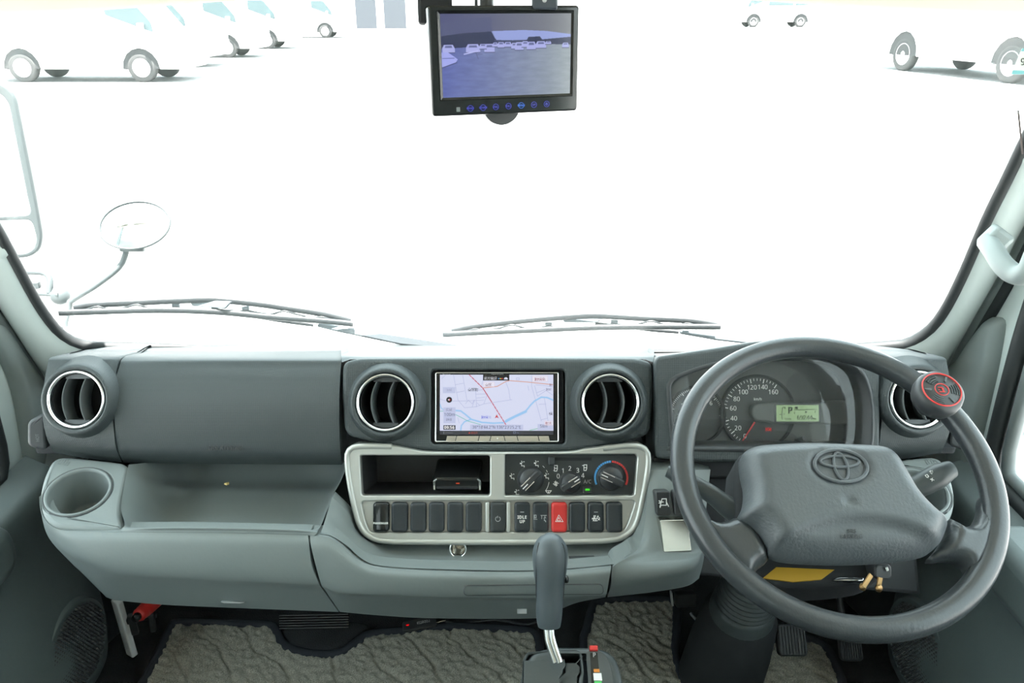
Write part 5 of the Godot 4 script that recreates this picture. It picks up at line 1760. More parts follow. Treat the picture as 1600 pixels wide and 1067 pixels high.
		var sk := sub("stalk", st, M["upper plastic smooth"], t)
		if s == 1:
			st = ns()
			var sf := frame(on(WF, 1452, 751, -0.05) + WF.basis.z * 0.0143, WF.basis.z, (on(WF, 1478, 737, -0.05) - on(WF, 1430, 762, -0.05)).normalized())
			strokes(st, sf, Vector2(-0.008, 0.0035), 0.0045, "1171 7177 7717 1711 3939", 0.0006, 0.0)
			strokes(st, sf, Vector2(-0.006, -0.003), 0.004, "1187 8117 4141", 0.0006, 0.0)
			strokes(st, sf, Vector2(0.0045, -0.004), 0.005, "3367", 0.0012, 0.0)
			strokes(st, sf, Vector2(0.0005, 0.005), 0.0048, "4042 4749 0525 6595 1122 8877 1827 7282", 0.0006, 0.0)
			sub("stalk_symbols", st, M["white mark"], sk)
	# ignition keys
	t = thing("ignition_key", "black headed ignition key with brass keys hanging below the steering column", "keys", on(WF, 1380, 900, -0.03))
	st = ns()
	var f0 := frame(on(WF, 1378, 893, -0.022), Vector3(0.1, 0.45, 0.9))
	panel(st, f0, rrect(Vector2.ZERO, 0.020, 0.017, 0.005, 4), -0.02, 0.003, 0.002)
	sub("key_head", st, M["black plastic"], t)
	st = ns()
	bar(st, on(WF, 1384, 886, -0.016), on(WF, 1387, 892, -0.016), 0.003, 0.002, Vector3(0, 0.5, 0.9))
	sub("key_ring", st, M["chrome"], t)
	for q in [[1362, 898, 1348, 917], [1375, 902, 1373, 919]]:
		st = ns()
		var p0 := on(WF, q[0], q[1], -0.018)
		var p1 := on(WF, q[2], q[3], -0.022)
		bar(st, p0, p1, 0.0058, 0.0018, Vector3(0.3, 0.45, 0.8))
		lathe(st, frame(p1, Vector3(0.3, 0.45, 0.8)), [[0.0, -0.0012], [0.0042, -0.0012], [0.0042, 0.0012], [0.0, 0.0012]], 14)
		sub("brass_key", st, M["brass"], t)

# ---------------------------------------------------------------- gear lever
func build_shifter():
	var st: SurfaceTool
	var t := thing("gear_lever", "grey leather gear lever with chrome rod on a dark selector console", "gear lever", Vector3(0.07, 0.02, -0.72))
	var rows := [[979, 841, 875], [972, 839, 877], [955, 837.5, 879], [930, 838, 880], [912, 836.5, 881], [895, 834, 885], [872, 832, 887], [856, 833.5, 886.5], [845, 838, 881], [838, 845, 875], [833.5, 854, 867]]
	var top := at_d(860, 833, 0.965)
	var bot := at_d(858, 979, 0.965)
	var ax := (top - bot).normalized()
	var bk := ax.cross(Vector3.RIGHT).normalized()
	var R := []
	for q in rows:
		var k: float = (979.0 - q[0]) / 146.0
		var w: float = (q[2] - q[1]) * 0.5 * 0.965 / FOC
		var c := at_d((q[1] + q[2]) / 2.0, q[0], 0.965)
		var row := PackedVector3Array()
		for i in 28:
			var a := TAU * i / 28
			row.append(c + Vector3.RIGHT * cos(a) * w + bk * sin(a) * w * (0.92 + 0.1 * sin(k * 3.0)))
		R.append(row)
	st = ns()
	var dr := dense_rows(R, 3)
	loft(st, dr, true)
	var cap := PackedVector3Array()
	for i in 28: cap.append(top + ax * 0.0012)
	loft(st, [dr[-1], cap], true)
	loft(st, [R[0].duplicate(), PackedVector3Array(range(28).map(func(_i): return bot))], true)
	var kn := sub("lever_knob", st, M["knob leather"], t)
	# stitched side seams and rows of perforations
	for s in [-1, 1]:
		st = ns()
		var path := PackedVector3Array()
		for q in [[0, 0.985], [3, 0.99], [5, 0.86], [7, 0.80], [8, 0.82]]:
			var row: PackedVector3Array = R[q[0]]
			var c := (row[0] + row[14]) / 2.0
			var ang: float = acos(clampf(q[1], -1.0, 1.0))
			path.append(c + (row[0] - row[14]) * 0.5 * s * cos(ang) * 1.012 - (row[7] - c).normalized() * (row[7] - c).length() * sin(ang) * 1.012)
		tube(st, catmull(path, 24), 0.0006, 6)
		sub("leather_seam", st, M["charcoal plastic"], kn)
	st = ns()
	lathe(st, frame(at_d(883.5, 905, 0.965), Vector3(1, 0.2, 0.3), Vector3(0, 1, 0)), [[0.0045, -0.006], [0.0045, 0.0025], [0.0035, 0.0034], [0.0, 0.0036]], 16)
	sub("release_button", st, M["gloss black"], kn)
	st = ns()
	tube(st, catmull(PackedVector3Array([at_d(854, 974, 0.965), at_d(855.5, 995, 0.962), at_d(860, 1012, 0.958), at_d(868, 1035, 0.952)]), 14), 0.0042, 12)
	tube(st, catmull(PackedVector3Array([at_d(861, 974, 0.960), at_d(862.5, 995, 0.957), at_d(867, 1012, 0.953), at_d(875, 1035, 0.947)]), 14), 0.0042, 12)
	sub("chrome_rod", st, M["chrome"], t)
	# selector console
	var gf := frame(at_d(893, 1050, 0.955), Vector3(0, 0.86, 0.5))
	var out := rounded(locs(gf, [[812, 1110], [812, 1066], [820, 1036], [832, 1018], [862, 1010], [925, 1010], [948, 1015], [962, 1026], [972, 1052], [978, 1110], [980, 1180], [806, 1180]]), 0.012)
	st = ns()
	var gate := rounded(locs(gf, [[820, 1033], [826, 1021.5], [900, 1018.5], [906, 1022], [909, 1052], [905, 1058], [903, 1110], [817, 1110]], 0.0), 0.003)
	panel(st, gf, out, -0.06, 0.0, 0.008, [gate], 5)
	fill(st, gf, inset(ccw(gate), -0.003), [], -0.045)
	var con := sub("selector_console", st, M["upper plastic smooth"], t)
	st = ns()
	panel(st, gf, locs(gf, [[819, 1032], [882, 1030], [883.5, 1040], [879, 1046], [879, 1052], [874, 1058], [872, 1108], [818, 1108]], 0.002), -0.012, 0.002, 0.001)
	sub("gate_plate", st, M["upper plastic smooth"], con)
	st = ns()
	panel(st, gf, locs(gf, [[884.5, 1036], [900, 1036], [906, 1042], [906, 1050], [902, 1056], [901, 1108], [876, 1108], [877, 1060], [883, 1054]], -0.004), -0.014, -0.004, 0.0006)
	sub("gate_step", st, M["upper plastic smooth"], con)
	st = ns()
	panel(st, gf, smooth2(locs(gf, [[918, 1018], [940, 1018], [952, 1034], [958, 1060], [960, 1110], [922, 1110], [919, 1060]], 0.001), 40), -0.002, 0.0012, 0.0006)
	var ind := sub("indicator_cover", st, M["louver"], con)
	st = ns()
	panel(st, gf, locs(gf, [[922, 1020], [933.5, 1020], [942, 1110], [926, 1110]], 0.0016), 0.0, 0.0016)
	sub("indicator_window", st, M["gloss black"], ind)
	letters("P", gf, loc(gf, 928.5, 1023, 0.002), 0.0015, 0.0052, M["grey mark"], ind, "gear_letter", true, 0.0, 0.0003)
	st = ns()
	panel(st, gf, locs(gf, [[927.5, 1045], [936.5, 1045], [937, 1050], [928, 1050]], 0.002), 0.001, 0.002)
	sub("reverse_mark", st, M["orange mark"], ind)
	st = ns()
	panel(st, gf, locs(gf, [[927, 1051.5], [939.5, 1051.5], [941, 1063], [928, 1063]], 0.002), 0.001, 0.002)
	sub("neutral_mark", st, M["white mark"], ind)
	st = ns()
	panel(st, gf, locs(gf, [[928.5, 1064], [940, 1064], [941, 1072], [929.5, 1072]], 0.002), 0.001, 0.002)
	sub("drive_mark", st, M["green mark"], ind)
	st = ns()
	block(st, Transform3D(gf.basis, on(gf, 927.5, 1013, 0.003)), 0.010, 0.006, 0.006, 0.001)
	sub("lock_release", st, M["red plastic"], con, "small red lock release")
	st = ns()
	panel(st, frame(Vector3(0.072, 0.0, -0.655), Vector3.UP), rrect(Vector2.ZERO, 0.105, 0.11, 0.02), 0.0, 0.34, 0.01)
	sub("tower", st, M["matte black"], t)

# ---------------------------------------------------------------- floor: mats, pedals, odds and ends
func carpet(t: Node3D, edge: PackedVector2Array, y: float, sd: int):   # cut pile mat over an outline in x, z
	var n := FastNoiseLite.new()
	n.seed = sd
	n.frequency = 60.0
	n.fractal_octaves = 2
	var w := FastNoiseLite.new()
	w.seed = sd + 9
	w.frequency = 5.0
	var lo := edge[0]
	var hi := edge[0]
	for p in edge:
		lo = lo.min(p); hi = hi.max(p)
	var s := 0.0036
	var nx := int((hi.x - lo.x) / s) + 1
	var nz := int((hi.y - lo.y) / s) + 1
	var H := {}
	var h := func(i: int, j: int) -> Vector3:
		var key := i * 4096 + j
		if not H.has(key):
			var x := lo.x + i * s
			var z := lo.y + j * s
			var rid := absf(fposmod((x * 0.8 - z * 0.75 + 0.035 * w.get_noise_2d(x, z)) / 0.075, 1.0) - 0.5)
			var g := 0.008 + 0.0042 * n.get_noise_2d(x, z) - 0.006 * (1.0 - smoothstep(0.0, 0.10, rid))
			H[key] = Vector3(x, y + g, z)
		return H[key]
	var inside := {}
	for i in nx + 1:
		for j in nz + 1: inside[i * 4096 + j] = Geometry2D.is_point_in_polygon(Vector2(lo.x + i * s, lo.y + j * s), edge)
	var st := ns()
	grp(st)
	for i in nx:
		for j in nz:
			if inside[i * 4096 + j] and inside[(i + 1) * 4096 + j] and inside[i * 4096 + j + 1] and inside[(i + 1) * 4096 + j + 1]:
				quad(st, h.call(i, j), h.call(i, j + 1), h.call(i + 1, j + 1), h.call(i + 1, j))
	sub("pile", st, M["mat pile"], t)
	st = ns()
	var path := PackedVector3Array()
	for p in edge: path.append(Vector3(p.x, y + 0.006, p.y))
	tube(st, path, 0.0085, 8, true)
	sub("edge_binding", st, M["mat binding"], t)
func flat_pts(a: Array, y: float) -> PackedVector2Array:
	var o := PackedVector2Array()
	for p in a:
		var q := at_y(p[0], p[1], y)
		o.append(Vector2(q.x, q.z))
	return o
func build_floor_things():
	var st: SurfaceTool
	var Y := 0.012
	var t := thing("floor_mat", "taupe cut pile floor mat with dark binding in the passenger footwell", "floor mat", Vector3(-0.35, 0, -1.05))
	var e := flat_pts([[222, 1075], [246, 1030], [268, 984], [282, 976], [350, 978], [420, 980], [434, 992], [440, 1006], [455, 1018], [490, 1026], [530, 1025], [552, 1012], [572, 997], [600, 992], [640, 989], [704, 983], [780, 986], [826, 990], [840, 1000], [843, 1024], [842, 1075]], Y)
	var p3 := PackedVector3Array()
	for q in e: p3.append(Vector3(q.x, q.y, 0))
	var sm := PackedVector2Array()
	for q in catmull(p3, 110): sm.append(Vector2(q.x, q.y))
	sm.append(Vector2(sm[-1].x, -0.86)); sm.append(Vector2(sm[0].x, -0.86))
	carpet(t, sm, Y, 3)
	t = thing("floor_mat", "taupe cut pile mat between gear lever and steering column", "floor mat", Vector3(0.25, 0, -1.05))
	e = smooth2(flat_pts([[912, 1075], [911, 1008], [917, 985], [926, 952], [936, 944], [990, 940], [1040, 941], [1055, 950], [1057, 975], [1055, 1020], [1060, 1045], [1070, 1075], [1075, 1110], [912, 1110]], Y), 90)
	carpet(t, e, Y, 4)
	t = thing("floor_mat", "taupe cut pile driver's floor mat below the pedals", "floor mat", Vector3(0.45, 0, -1.05))
	e = smooth2(flat_pts([[1168, 1090], [1170, 1040], [1185, 1012], [1240, 1000], [1285, 1012], [1308, 1050], [1318, 1090], [1310, 1130], [1170, 1130]], Y), 80)
	carpet(t, e, Y, 5)
	# dark padded flap at the notch of the passenger mat
	t = thing("carpet_flap", "dark felt carpet flap filling the notch of the passenger floor mat", "carpet", at_y(490, 1000, 0.012))
	st = ns()
	var ff := frame(Vector3(0, 0.012, 0), Vector3.UP)
	var fo := PackedVector2Array()
	for q in flat_pts([[438, 978], [444, 1002], [458, 1013], [490, 1021], [528, 1020], [548, 1008], [568, 992], [575, 972], [540, 966], [480, 968]], 0.02): fo.append(Vector2(q.x, -q.y))
	relief(st, ff, smooth2(fo, 60), 0.012, -0.01, func(_p, d): return 0.012 * (1.0 - pow(1.0 - minf(d / 0.03, 1.0), 2.0)))
	sub("felt", st, M["floor felt"], t)
	# data stick with cable
	t = thing("data_stick", "small black data stick with red lamp lying at the mat edge", "data stick", at_y(655, 974, 0.02))
	var df := frame(at_y(655, 974, 0.035), Vector3(0, 0.9, 0.45), Vector3(0.97, 0.02, -0.2))
	st = ns()
	panel(st, df, rrect(Vector2.ZERO, 0.064, 0.020, 0.005), -0.009, 0.0, 0.002, [], 3, true)
	sub("body", st, M["black plastic"], t)
	st = ns()
	panel(st, df, rrect(Vector2(-0.022, 0.001), 0.0055, 0.0022, 0.001), -0.001, 0.0006)
	sub("red_lamp", st, glow("stick lamp red", Color(1.0, 0.08, 0.1), 0.9), t)
	letters("rozetta", df, Vector2(0.008, 0.001), 0.0, 0.0058, M["grey mark"], t, "lettering", false, PI)
	st = ns()
	block(st, df * Transform3D(Basis(), Vector3(0.041, 0.002, -0.004)), 0.020, 0.012, 0.005, 0.001)
	sub("plug", st, M["steel"], t)
	t = thing("cable", "thin black cable behind the data stick under the dashboard", "cable", at_y(760, 965, 0.03))
	st = ns()
	tube(st, catmull(PackedVector3Array([at_y(692, 969, 0.03), at_y(720, 975, 0.02), at_y(770, 968, 0.03), at_y(820, 975, 0.03), at_y(848, 968, 0.04)]), 30), 0.0025, 8)
	sub("wire", st, M["black plastic"], t)
	# road flare in its holder
	t = thing("road_flare", "red emergency road flare with black cap held under the dashboard", "road flare", at_z(224, 956, -1.10))
	st = ns()
	var a := at_z(216, 962, -1.09)
	var b := at_z(243, 938, -1.14)
	var fr := frame(a, b - a, Vector3(0.5, 0.5, 0.5))
	lathe(st, fr, [[0.0, -0.002], [0.0105, 0.0], [0.012, 0.004], [0.0112, 0.008], [0.0125, 0.012], [0.0115, 0.016], [0.013, 0.02], [0.0135, 0.09], [0.0, 0.091]], 24)
	sub("tube", st, M["red plastic"], t)
	st = ns()
	lathe(st, fr, [[0.0, -0.012], [0.006, -0.011], [0.0075, -0.004], [0.0075, 0.002], [0.0, 0.003]], 18)
	sub("cap", st, M["gloss black"], t)
	st = ns()
	bar(st, at_z(204, 960, -1.12), at_z(212, 990, -1.12), 0.012, 0.01, Vector3(0.3, 0, 1))
	bar(st, at_z(236, 958, -1.12), at_z(240, 985, -1.12), 0.010, 0.01, Vector3(0.3, 0, 1))
	bar(st, at_z(200, 966, -1.125), at_z(244, 964, -1.125), 0.010, 0.01, Vector3(0.3, 0, 1))
	sub("holder", st, M["black plastic"], t)
	# pedals
	for k in 2:
		t = thing("pedal", "dark ribbed brake pedal hanging in the driver's footwell" if k == 0 else "dark narrow accelerator pedal beside the brake pedal", "pedal", at_y(1240 if k == 0 else 1330, 1010, 0.04))
		var c := at_y(1238, 1000, 0.12) if k == 0 else at_y(1330, 1008, 0.10)
		var pf := frame(c, Vector3(0, 0.65, 0.75))
		st = ns()
		panel(st, pf, rrect(Vector2.ZERO, 0.050 if k == 0 else 0.038, 0.052, 0.008), -0.012, 0.0, 0.003)
		for i in 9: panel(st, pf, rrect(Vector2((-4 + i) * (0.0052 if k == 0 else 0.0040), 0), 0.0022, 0.044, 0.0008), -0.002, 0.0022)
		sub("pad", st, M["charcoal plastic"], t)
		st = ns()
		tube(st, catmull(PackedVector3Array([c + Vector3(0, 0, -0.01), c + Vector3(0, 0.04, -0.07), c + Vector3(0.0, 0.16, -0.10), c + Vector3(0.0, 0.28, -0.09)]), 16), 0.006, 10)
		sub("arm", st, M["black plastic"], t)
	# black fuse bracket by the column
	t = thing("relay_bracket", "small black relay bracket beside the steering column boot", "bracket", at_z(1070, 940, -1.10))
	st = ns()
	block(st, frame(at_z(1070, 935, -1.10), Vector3(0.1, 0.3, 1)), 0.034, 0.024, 0.02, 0.002)
	sub("relay", st, M["black plastic"], t)
	st = ns()
	bar(st, at_z(1049, 926, -1.09), at_z(1050, 943, -1.09), 0.003, 0.012, Vector3(0, 0.3, 1))
	sub("metal_tab", st, M["grey mark"], t)
	st = ns()
	bar(st, at_z(1080, 960, -1.09), at_z(1092, 972, -1.09), 0.004, 0.01, Vector3(0, 0.3, 1))
	sub("metal_tab", st, M["grey mark"], t)

# ---------------------------------------------------------------- outside, close by: wipers and mirrors
func build_wipers():
	var specs := [{"label": "black wiper with arched frame on the passenger side of the windscreen", "blade": [[92, 489], [150, 487], [250, 484.5], [340, 487.5], [420, 495], [500, 501], [552, 506]], "spine": [[116, 482], [146, 476.5], [212, 473], [260, 470.5], [300, 469], [330, 468.5], [365, 471], [410, 476], [446, 481.5], [500, 490], [548, 502]], "clips": [[152, 475], [213, 472], [444, 482], [501, 491]], "lower": [[275, 476], [384, 481]], "hub": [[296, 468], [362, 471], [352, 482], [300, 478]], "arm": [[330, 481], [400, 494], [450, 502], [490, 507]], "root": [[494, 504], [534, 510], [640, 525], [745, 541], [780, 546], [700, 546], [626, 539], [534, 520], [496, 511]]},
		{"label": "black wiper with arched frame in the middle of the windscreen", "blade": [[692, 522.5], [760, 519], [840, 515.5], [920, 512], [1010, 510.5], [1126, 510.5]], "spine": [[706, 518], [742, 510], [800, 503], [850, 498], [890, 495], [925, 493], [960, 494.5], [1016, 498], [1075, 501], [1120, 508]], "clips": [[743, 510], [800, 503.5], [1017, 497.5], [1074, 501]], "lower": [[857, 505.5], [960, 502]], "hub": [[876, 494], [938, 491], [944, 497], [932, 504], [882, 504]], "arm": [[930, 504], [980, 510], [1020, 515], [1060, 518]], "root": [[1062, 515], [1120, 522], [1200, 529], [1260, 536], [1260, 546], [1190, 540], [1120, 532], [1064, 522]]}]
	for q in specs:
		var t := thing("windscreen_wiper", q.label, "wiper", on_screen(q.root[3][0], q.root[3][1], 0.03))
		var st := ns()
		tube(st, catmull(screen_pts(q.blade, 0.022), 40), 0.0034, 8, false, true, 1.6)
		sub("rubber_blade", st, M["wiper metal"], t)
		st = ns()
		var top := PackedVector3Array()
		for p in catmull(screen_pts(q.blade, 0.028), 40): top.append(p + Vector3(0, 0.0042, 0))
		tube(st, top, 0.0011, 6)
		sub("spring_strip", st, M["wiper clip"], t)
		st = ns()
		tube(st, catmull(screen_pts(q.spine, 0.034), 50), 0.0028, 8, false, true, 2.0)
		for c in q.clips + q.lower:
			var foot := []
			for dx in [-34, -18, 0, 18, 34]: foot.append([c[0] + dx, c[1] + (4.0 if dx == 0 else 5.0 + absf(dx) * (0.20 if c in q.clips else 0.14))])
			tube(st, catmull(screen_pts(foot, 0.030), 14), 0.0017, 6)
		sub("frame", st, M["wiper metal"], t)
		for c in q.clips + q.lower:
			var w := on_screen(c[0], c[1], 0.036)
			st = ns()
			block(st, frame(w, Vector3(0, 0.35, 0.94)), 0.012, 0.0065, 0.007, 0.001)
			sub("clip", st, M["wiper clip"], t)
		var hf := frame(on_screen(q.hub[0][0], q.hub[0][1], 0.040), Vector3(0, 0.35, 0.94))
		st = ns()
		panel(st, hf, rounded(locs(hf, q.hub), 0.003), -0.006, 0.002, 0.001, [], 2, true)
		sub("arm_joint", st, M["wiper clip"], t)
		st = ns()
		tube(st, catmull(screen_pts(q.arm, 0.036), 16), 0.0042, 8)
		sub("arm_rod", st, M["wiper metal"], t)
		var r0 := on_screen(q.root[0][0], q.root[0][1], 0.034)
		var rf := frame(r0, Vector3(0, 0.35, 0.94), (on_screen(q.root[3][0], q.root[3][1], 0.034) - r0).normalized())
		st = ns()
		panel(st, rf, locs(rf, q.root), -0.014, 0.0, 0.003, [], 2, true)
		sub("arm", st, M["wiper clip"], t)
func build_mirrors():
	var st: SurfaceTool
	var t := thing("door_mirror", "tall two-part door mirror outside the passenger window", "mirror", at_d(10, 400, 1.5))
	var mf := frame(at_d(10, 270, 1.5), Vector3(0.35, 0.0, 1))
	var o := rounded(locs(mf, [[-120, 118], [6, 128], [26, 150], [40, 220], [56, 300], [68, 368], [64, 390], [48, 401], [20, 404], [-120, 410]]), 0.03)
	var h1 := rounded(locs(mf, [[-110, 138], [2, 146], [14, 160], [28, 230], [44, 310], [50, 334], [-110, 342]]), 0.012)
	var h2 := rounded(locs(mf, [[-110, 348], [50, 342], [58, 372], [54, 386], [42, 394], [-110, 400]]), 0.012)
	st = ns()
	panel(st, mf, o, -0.04, 0.006, 0.005, [h1, h2])
	fill(st, mf, ccw(o), [], -0.038, true)
	sub("shell", st, M["mirror shell"], t)
	st = ns()
	panel(st, mf, inset(ccw(h1), -0.003), -0.006, -0.003)
	sub("main_glass", st, M["mirror glass"], t)
	st = ns()
	panel(st, mf, inset(ccw(h2), -0.003), -0.006, -0.003)
	sub("wide_angle_glass", st, M["mirror glass"], t)
	t = thing("mirror_stay", "pale tubular stay with clamp below the tall door mirror", "mirror stay", at_d(80, 455, 1.55))
	st = ns()
	tube(st, catmull(PackedVector3Array([at_d(10, 426, 1.55), at_d(48, 425, 1.55), at_d(70, 427, 1.55), at_d(78, 438, 1.55), at_d(77, 458, 1.55)]), 24), 0.006, 10)
	tube(st, PackedVector3Array([at_d(40, 458, 1.55), at_d(92, 460, 1.55)]), 0.005, 10)
	sub("tube", st, M["mirror shell"], t)
	st = ns()
	lathe(st, frame(at_d(94, 462, 1.56), Vector3(0.4, 0.2, 1)), [[0.0, 0.012], [0.014, 0.012], [0.018, 0.004], [0.018, -0.02], [0.0, -0.02]], 20)
	block(st, frame(at_d(56, 445, 1.55), Vector3(0.2, 0, 1)), 0.016, 0.014, 0.012, 0.002)
	sub("clamp", st, M["mirror shell"], t)
	t = thing("under_mirror", "oval convex mirror on a curved stay ahead of the windscreen", "mirror", at_d(107, 530, 1.45))
	var uf := frame(at_d(211, 352, 1.45), Vector3(0.25, 0.5, 0.85), Vector3(0.98, 0.22, -0.2))
	st = ns()
	lathe(st, uf, [[0.0, -0.025], [0.042, -0.022], [0.0605, -0.007], [0.0623, 0.002], [0.059, 0.004], [0.0573, 0.002]], 44, 1.0, 0.72)
	sub("shell", st, M["mirror shell"], t)
	st = ns()
	lathe(st, uf, [[0.0577, 0.001], [0.042, 0.004], [0.021, 0.0057], [0.0, 0.006]], 44, 1.0, 0.72)
	sub("glass", st, M["mirror glass"], t)
	st = ns()
	block(st, frame(at_d(207, 389, 1.455), Vector3(0.2, 0.3, 1)), 0.042, 0.010, 0.017, 0.003)
	sub("clamp", st, M["mirror shell"], t)
	st = ns()
	tube(st, catmull(PackedVector3Array([at_d(198, 388, 1.46), at_d(194, 404, 1.46), at_d(184, 420, 1.46), at_d(150, 446, 1.46), at_d(112, 470, 1.46), at_d(108, 480, 1.46), at_d(107, 535, 1.46), Vector3(-0.77, 0.40, -1.40)]), 30), 0.0055, 10)
	sub("stay", st, M["mirror shell"], t)
	st = ns()
	lathe(st, frame(at_d(112, 534, 1.44), Vector3(0, 1, 0.4)), [[0.034, -0.05], [0.033, 0.0], [0.024, 0.016], [0.0, 0.022]], 24)
	sub("foot", st, M["van white"], t)
	t = thing("mirror_stay", "curved grey mirror stay seen through the driver's door window", "mirror stay", at_d(1590, 665, 1.36))
	st = ns()
	tube(st, catmull(PackedVector3Array([at_d(1571, 590, 1.36), at_d(1577, 630, 1.36), at_d(1588, 660, 1.36), at_d(1604, 674, 1.36), at_d(1640, 680, 1.36)]), 24), 0.0095, 12)
	sub("tube", st, M["grey rubber"], t)

# ---------------------------------------------------------------- outside, far: the car park
func van(label: String, at: Vector3, turn: float, big := 1.0, group := "vans parked in a row", rear_windows := false):
	var t := thing("parked_van", label, "van", at, group)
	t.rotation.y = turn
	ORG = Vector3.ZERO
	var k := big
	var fr := Transform3D(Basis(), Vector3(0, 0, -0.85 * k))      # side outline in x, y; nose towards +x
	var wb := 1.42 * k
	var arch := func(cx: float) -> Array:
		var o := []
		for i in 9:
			var a := PI * i / 8.0
			o.append(Vector2(cx - cos(a) * 0.44 * k, 0.30 * k + sin(a) * 0.47 * k))
		return o
	var prof := [Vector2(-2.35, 0.34) * k]
	prof += arch.call(-wb)
	prof += arch.call(wb)
	prof += [Vector2(2.40, 0.30) * k, Vector2(2.50, 0.42) * k, Vector2(2.50, 0.70) * k, Vector2(2.40, 0.98) * k, Vector2(2.0, 1.16) * k, Vector2(1.45, 1.86) * k, Vector2(1.15, 2.02) * k, Vector2(-2.25, 2.04) * k, Vector2(-2.40, 1.9) * k, Vector2(-2.45, 1.0) * k, Vector2(-2.45, 0.4) * k]
	var st := ns()
	panel(st, fr, PackedVector2Array(prof), 0.0, 1.70 * k, 0.07, [], 3, true)
	var body := sub("body", st, M["van white"], t)
	st = ns()
	block(st, Transform3D(Basis(), Vector3(0, 0.42 * k, 0)), 4.3 * k, 0.28 * k, 1.3 * k, 0.02)
	sub("underbody", st, M["underbody"], t)
	for x in [-wb, wb]:
		st = ns()
		var liner := PackedVector2Array()
		for i in 9: liner.append(Vector2(x + cos(PI * i / 8.0) * 0.432 * k, 0.31 * k + sin(PI * i / 8.0) * 0.452 * k))
		panel(st, Transform3D(Basis(), Vector3.ZERO), liner, -0.80 * k, 0.80 * k, 0.0, [], 1, true)
		sub("wheel_arch", st, M["underbody"], t)
		for s in [-1, 1]:
			var wf := frame(Vector3(x, 0.33 * k, s * 0.74 * k), Vector3(0, 0, s))
			st = ns()
			lathe(st, wf, [[0.2 * k, 0.07], [0.29 * k, 0.085], [0.325 * k, 0.06], [0.33 * k, 0.0], [0.325 * k, -0.12], [0.0, -0.12]], 28)
			var w := sub("wheel", st, M["tyre"], t)
			st = ns()
			lathe(st, wf, [[0.215 * k, 0.072], [0.205 * k, 0.088], [0.19 * k, 0.075], [0.09 * k, 0.06], [0.05 * k, 0.085], [0.0, 0.088]], 28)
			sub("wheel_cover", st, M["wheel silver"], w)
	for s in [-1, 1]:
		var sf := frame(Vector3(0, 0, s * 0.852 * k), Vector3(0, 0, s), Vector3(s, 0, 0))
		var m := float(s) * k
		var panes := [[[0.80, 1.50], [1.86, 1.12], [1.84, 1.34], [1.44, 1.84], [0.80, 1.84]]]
		if rear_windows: panes += [[[-0.85, 1.22], [0.62, 1.22], [0.62, 1.80], [-0.85, 1.80]], [[-2.25, 1.26], [-0.98, 1.22], [-0.98, 1.80], [-2.2, 1.80]]]
		for q in panes:
			var pts := PackedVector2Array()
			for p in q: pts.append(Vector2(p[0] * m, p[1] * k))
			st = ns()
			panel(st, sf, rounded(pts, 0.06), -0.01, 0.006, 0.004)
			sub("window", st, M["van glass"], body)
		st = ns()
		block(st, sf * Transform3D(Basis(), Vector3(0.62 * m, 1.05 * k, 0.008)), 0.16 * k, 0.03, 0.02, 0.005)
		sub("door_handle", st, M["lamp lens"], body)
		st = ns()
		block(st, sf * Transform3D(Basis(), Vector3(1.62 * m, 1.22 * k, 0.10)), 0.12 * k, 0.22 * k, 0.16, 0.03)
		sub("wing_mirror", st, M["van white"], body)
		st = ns()
		block(st, Transform3D(Basis(), Vector3(2.42 * k, 0.86 * k, s * 0.62 * k)), 0.16, 0.20 * k, 0.34 * k, 0.03)
		sub("headlamp", st, M["lamp lens"], body)
	var nf := frame(Vector3(1.725 * k, 1.51 * k, 0), Vector3(0.786, 0.618, 0), Vector3(0, 0, -1))
	st = ns()
	panel(st, nf, rrect(Vector2.ZERO, 1.45 * k, 0.74 * k, 0.08), -0.01, 0.008, 0.004)
	sub("windscreen", st, M["van glass"], body)
	return t
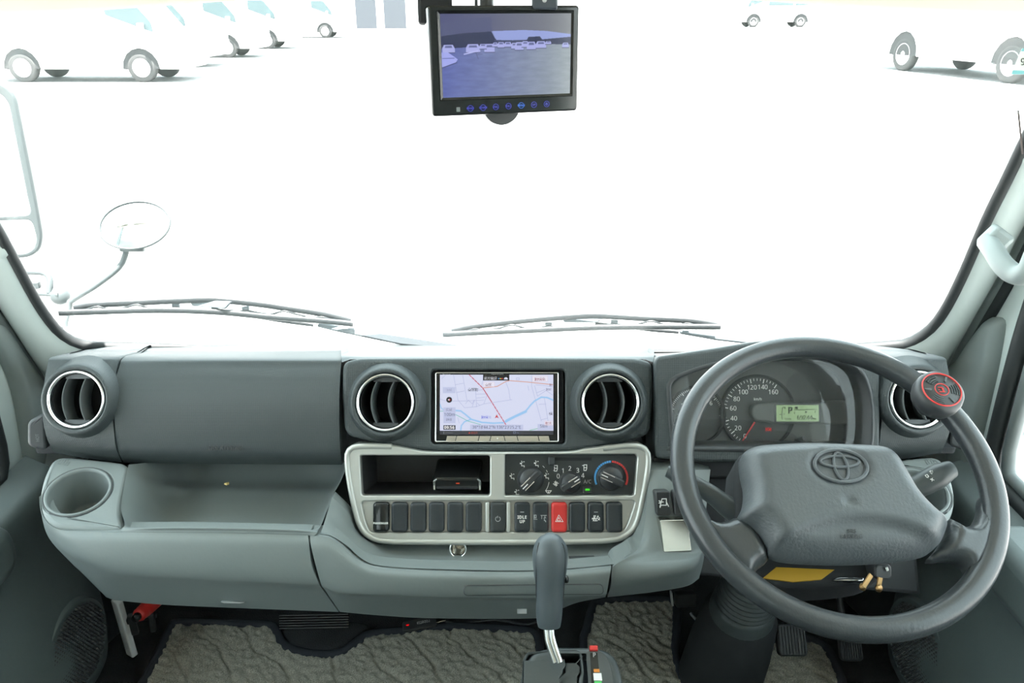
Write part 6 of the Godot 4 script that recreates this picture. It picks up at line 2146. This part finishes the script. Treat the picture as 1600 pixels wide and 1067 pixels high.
func build_outside():
	var n := struct("ground", "bright asphalt car park")
	var st := ns()
	panel(st, frame(Vector3(0, GROUND, -20), Vector3.UP), rrect(Vector2.ZERO, 400, 400, 1.0), -0.2, 0.0)
	sub("asphalt", st, M["asphalt"], n)
	var g := GROUND
	van("white van in profile nearest the passenger pillar", Vector3(-7.75 - 2.5, g, -20.9), 0.0)
	van("second white van of the row, behind the nearest van", Vector3(-8.75 - 2.5, g, -25.6), 0.0)
	van("third white van of the row on the passenger side", Vector3(-8.7 - 2.5, g, -30.0), 0.0)
	van("fourth white van of the row, left of the van with one visible wheel", Vector3(-8.9 - 2.5, g, -35.6), 0.0)
	van("white van with one visible wheel at the row's far end", Vector3(-8.9 - 2.5, g, -46.6), 0.0)
	van("distant white van beyond the open ground on the driver side", Vector3(20.0, g, -66.0), PI, 1.25, "vans across the car park", true)
	van("white van at an angle close to the driver pillar", Vector3(12.35, g, -22.0), -1.35, 1.35, "vans across the car park", true)
	var t := thing("shed", "white shed with two dark openings beyond the row of vans", "shed", Vector3(-10.5, g, -62))
	st = ns()
	block(st, Transform3D(Basis(), Vector3(-10.8, g + 2.2, -64)), 12.0, 4.4, 4.0, 0.05)
	var w := sub("wall", st, M["shed wall"], t)
	for x in [[557, 589], [601, 635]]:
		var a := at_z(x[0], 45, -61.9)
		var b := at_z(x[1], 45, -61.9)
		st = ns()
		block(st, Transform3D(Basis(), Vector3((a.x + b.x) / 2, a.y + 1.4, -61.98)), b.x - a.x, 2.8, 0.08, 0.02)
		sub("opening", st, M["shed opening"], w)

# ---------------------------------------------------------------- scene
func _ready():
	var cam := Camera3D.new()
	cam.name = "camera"
	cam.position = eye
	cam.rotation = Vector3(-PITCH, 0, 0)
	cam.fov = rad_to_deg(2.0 * atan(533.5 / FOC))
	cam.near = 0.02
	cam.far = 500.0
	add_child(cam)
	var we := WorldEnvironment.new()
	we.name = "environment"
	var env := Environment.new()
	var sky := Sky.new()
	var sm := ProceduralSkyMaterial.new()
	sm.sky_top_color = Color(0.85, 0.94, 0.955)
	sm.sky_horizon_color = Color(0.92, 0.965, 0.965)
	sm.ground_horizon_color = Color(0.80, 0.81, 0.80)
	sm.ground_bottom_color = Color(0.60, 0.60, 0.58)
	sm.sky_energy_multiplier = 1.15
	sm.ground_energy_multiplier = 1.0
	sky.sky_material = sm
	env.background_mode = Environment.BG_SKY
	env.sky = sky
	env.tonemap_mode = Environment.TONE_MAPPER_LINEAR
	env.tonemap_exposure = EXPOSURE
	env.sdfgi_enabled = true
	env.ssao_enabled = true
	env.ssil_enabled = true
	we.environment = env
	add_child(we)
	var sun := DirectionalLight3D.new()
	sun.name = "sun"
	sun.light_energy = 4.2
	sun.light_color = Color(1.0, 0.99, 0.97)
	sun.light_angular_distance = 0.6
	sun.shadow_enabled = true
	sun.rotation = Vector3(deg_to_rad(-80), deg_to_rad(-4), 0)
	add_child(sun)
	DF = frame(at_d(777, 634, 1.136), Vector3(0, sin(deg_to_rad(25)), cos(deg_to_rad(25))))
	WF = frame(Vector3(0.376, 0.615, -0.797), Vector3(0, sin(deg_to_rad(57.2)), cos(deg_to_rad(57.2))))
	LF = frame(at_d(791.5, 95, 0.95), Vector3(sin(0.32), 0.03, cos(0.32)), Vector3(cos(0.32), 0, -sin(0.32)))
	make_materials()
	build_shell()
	build_outside()
	build_dashboard()
	build_wheel()
	build_controls()
	build_navigation()
	build_cluster()
	build_shifter()
	build_floor_things()
	build_cab_fittings()
	build_monitor()
	build_wipers()
	build_mirrors()
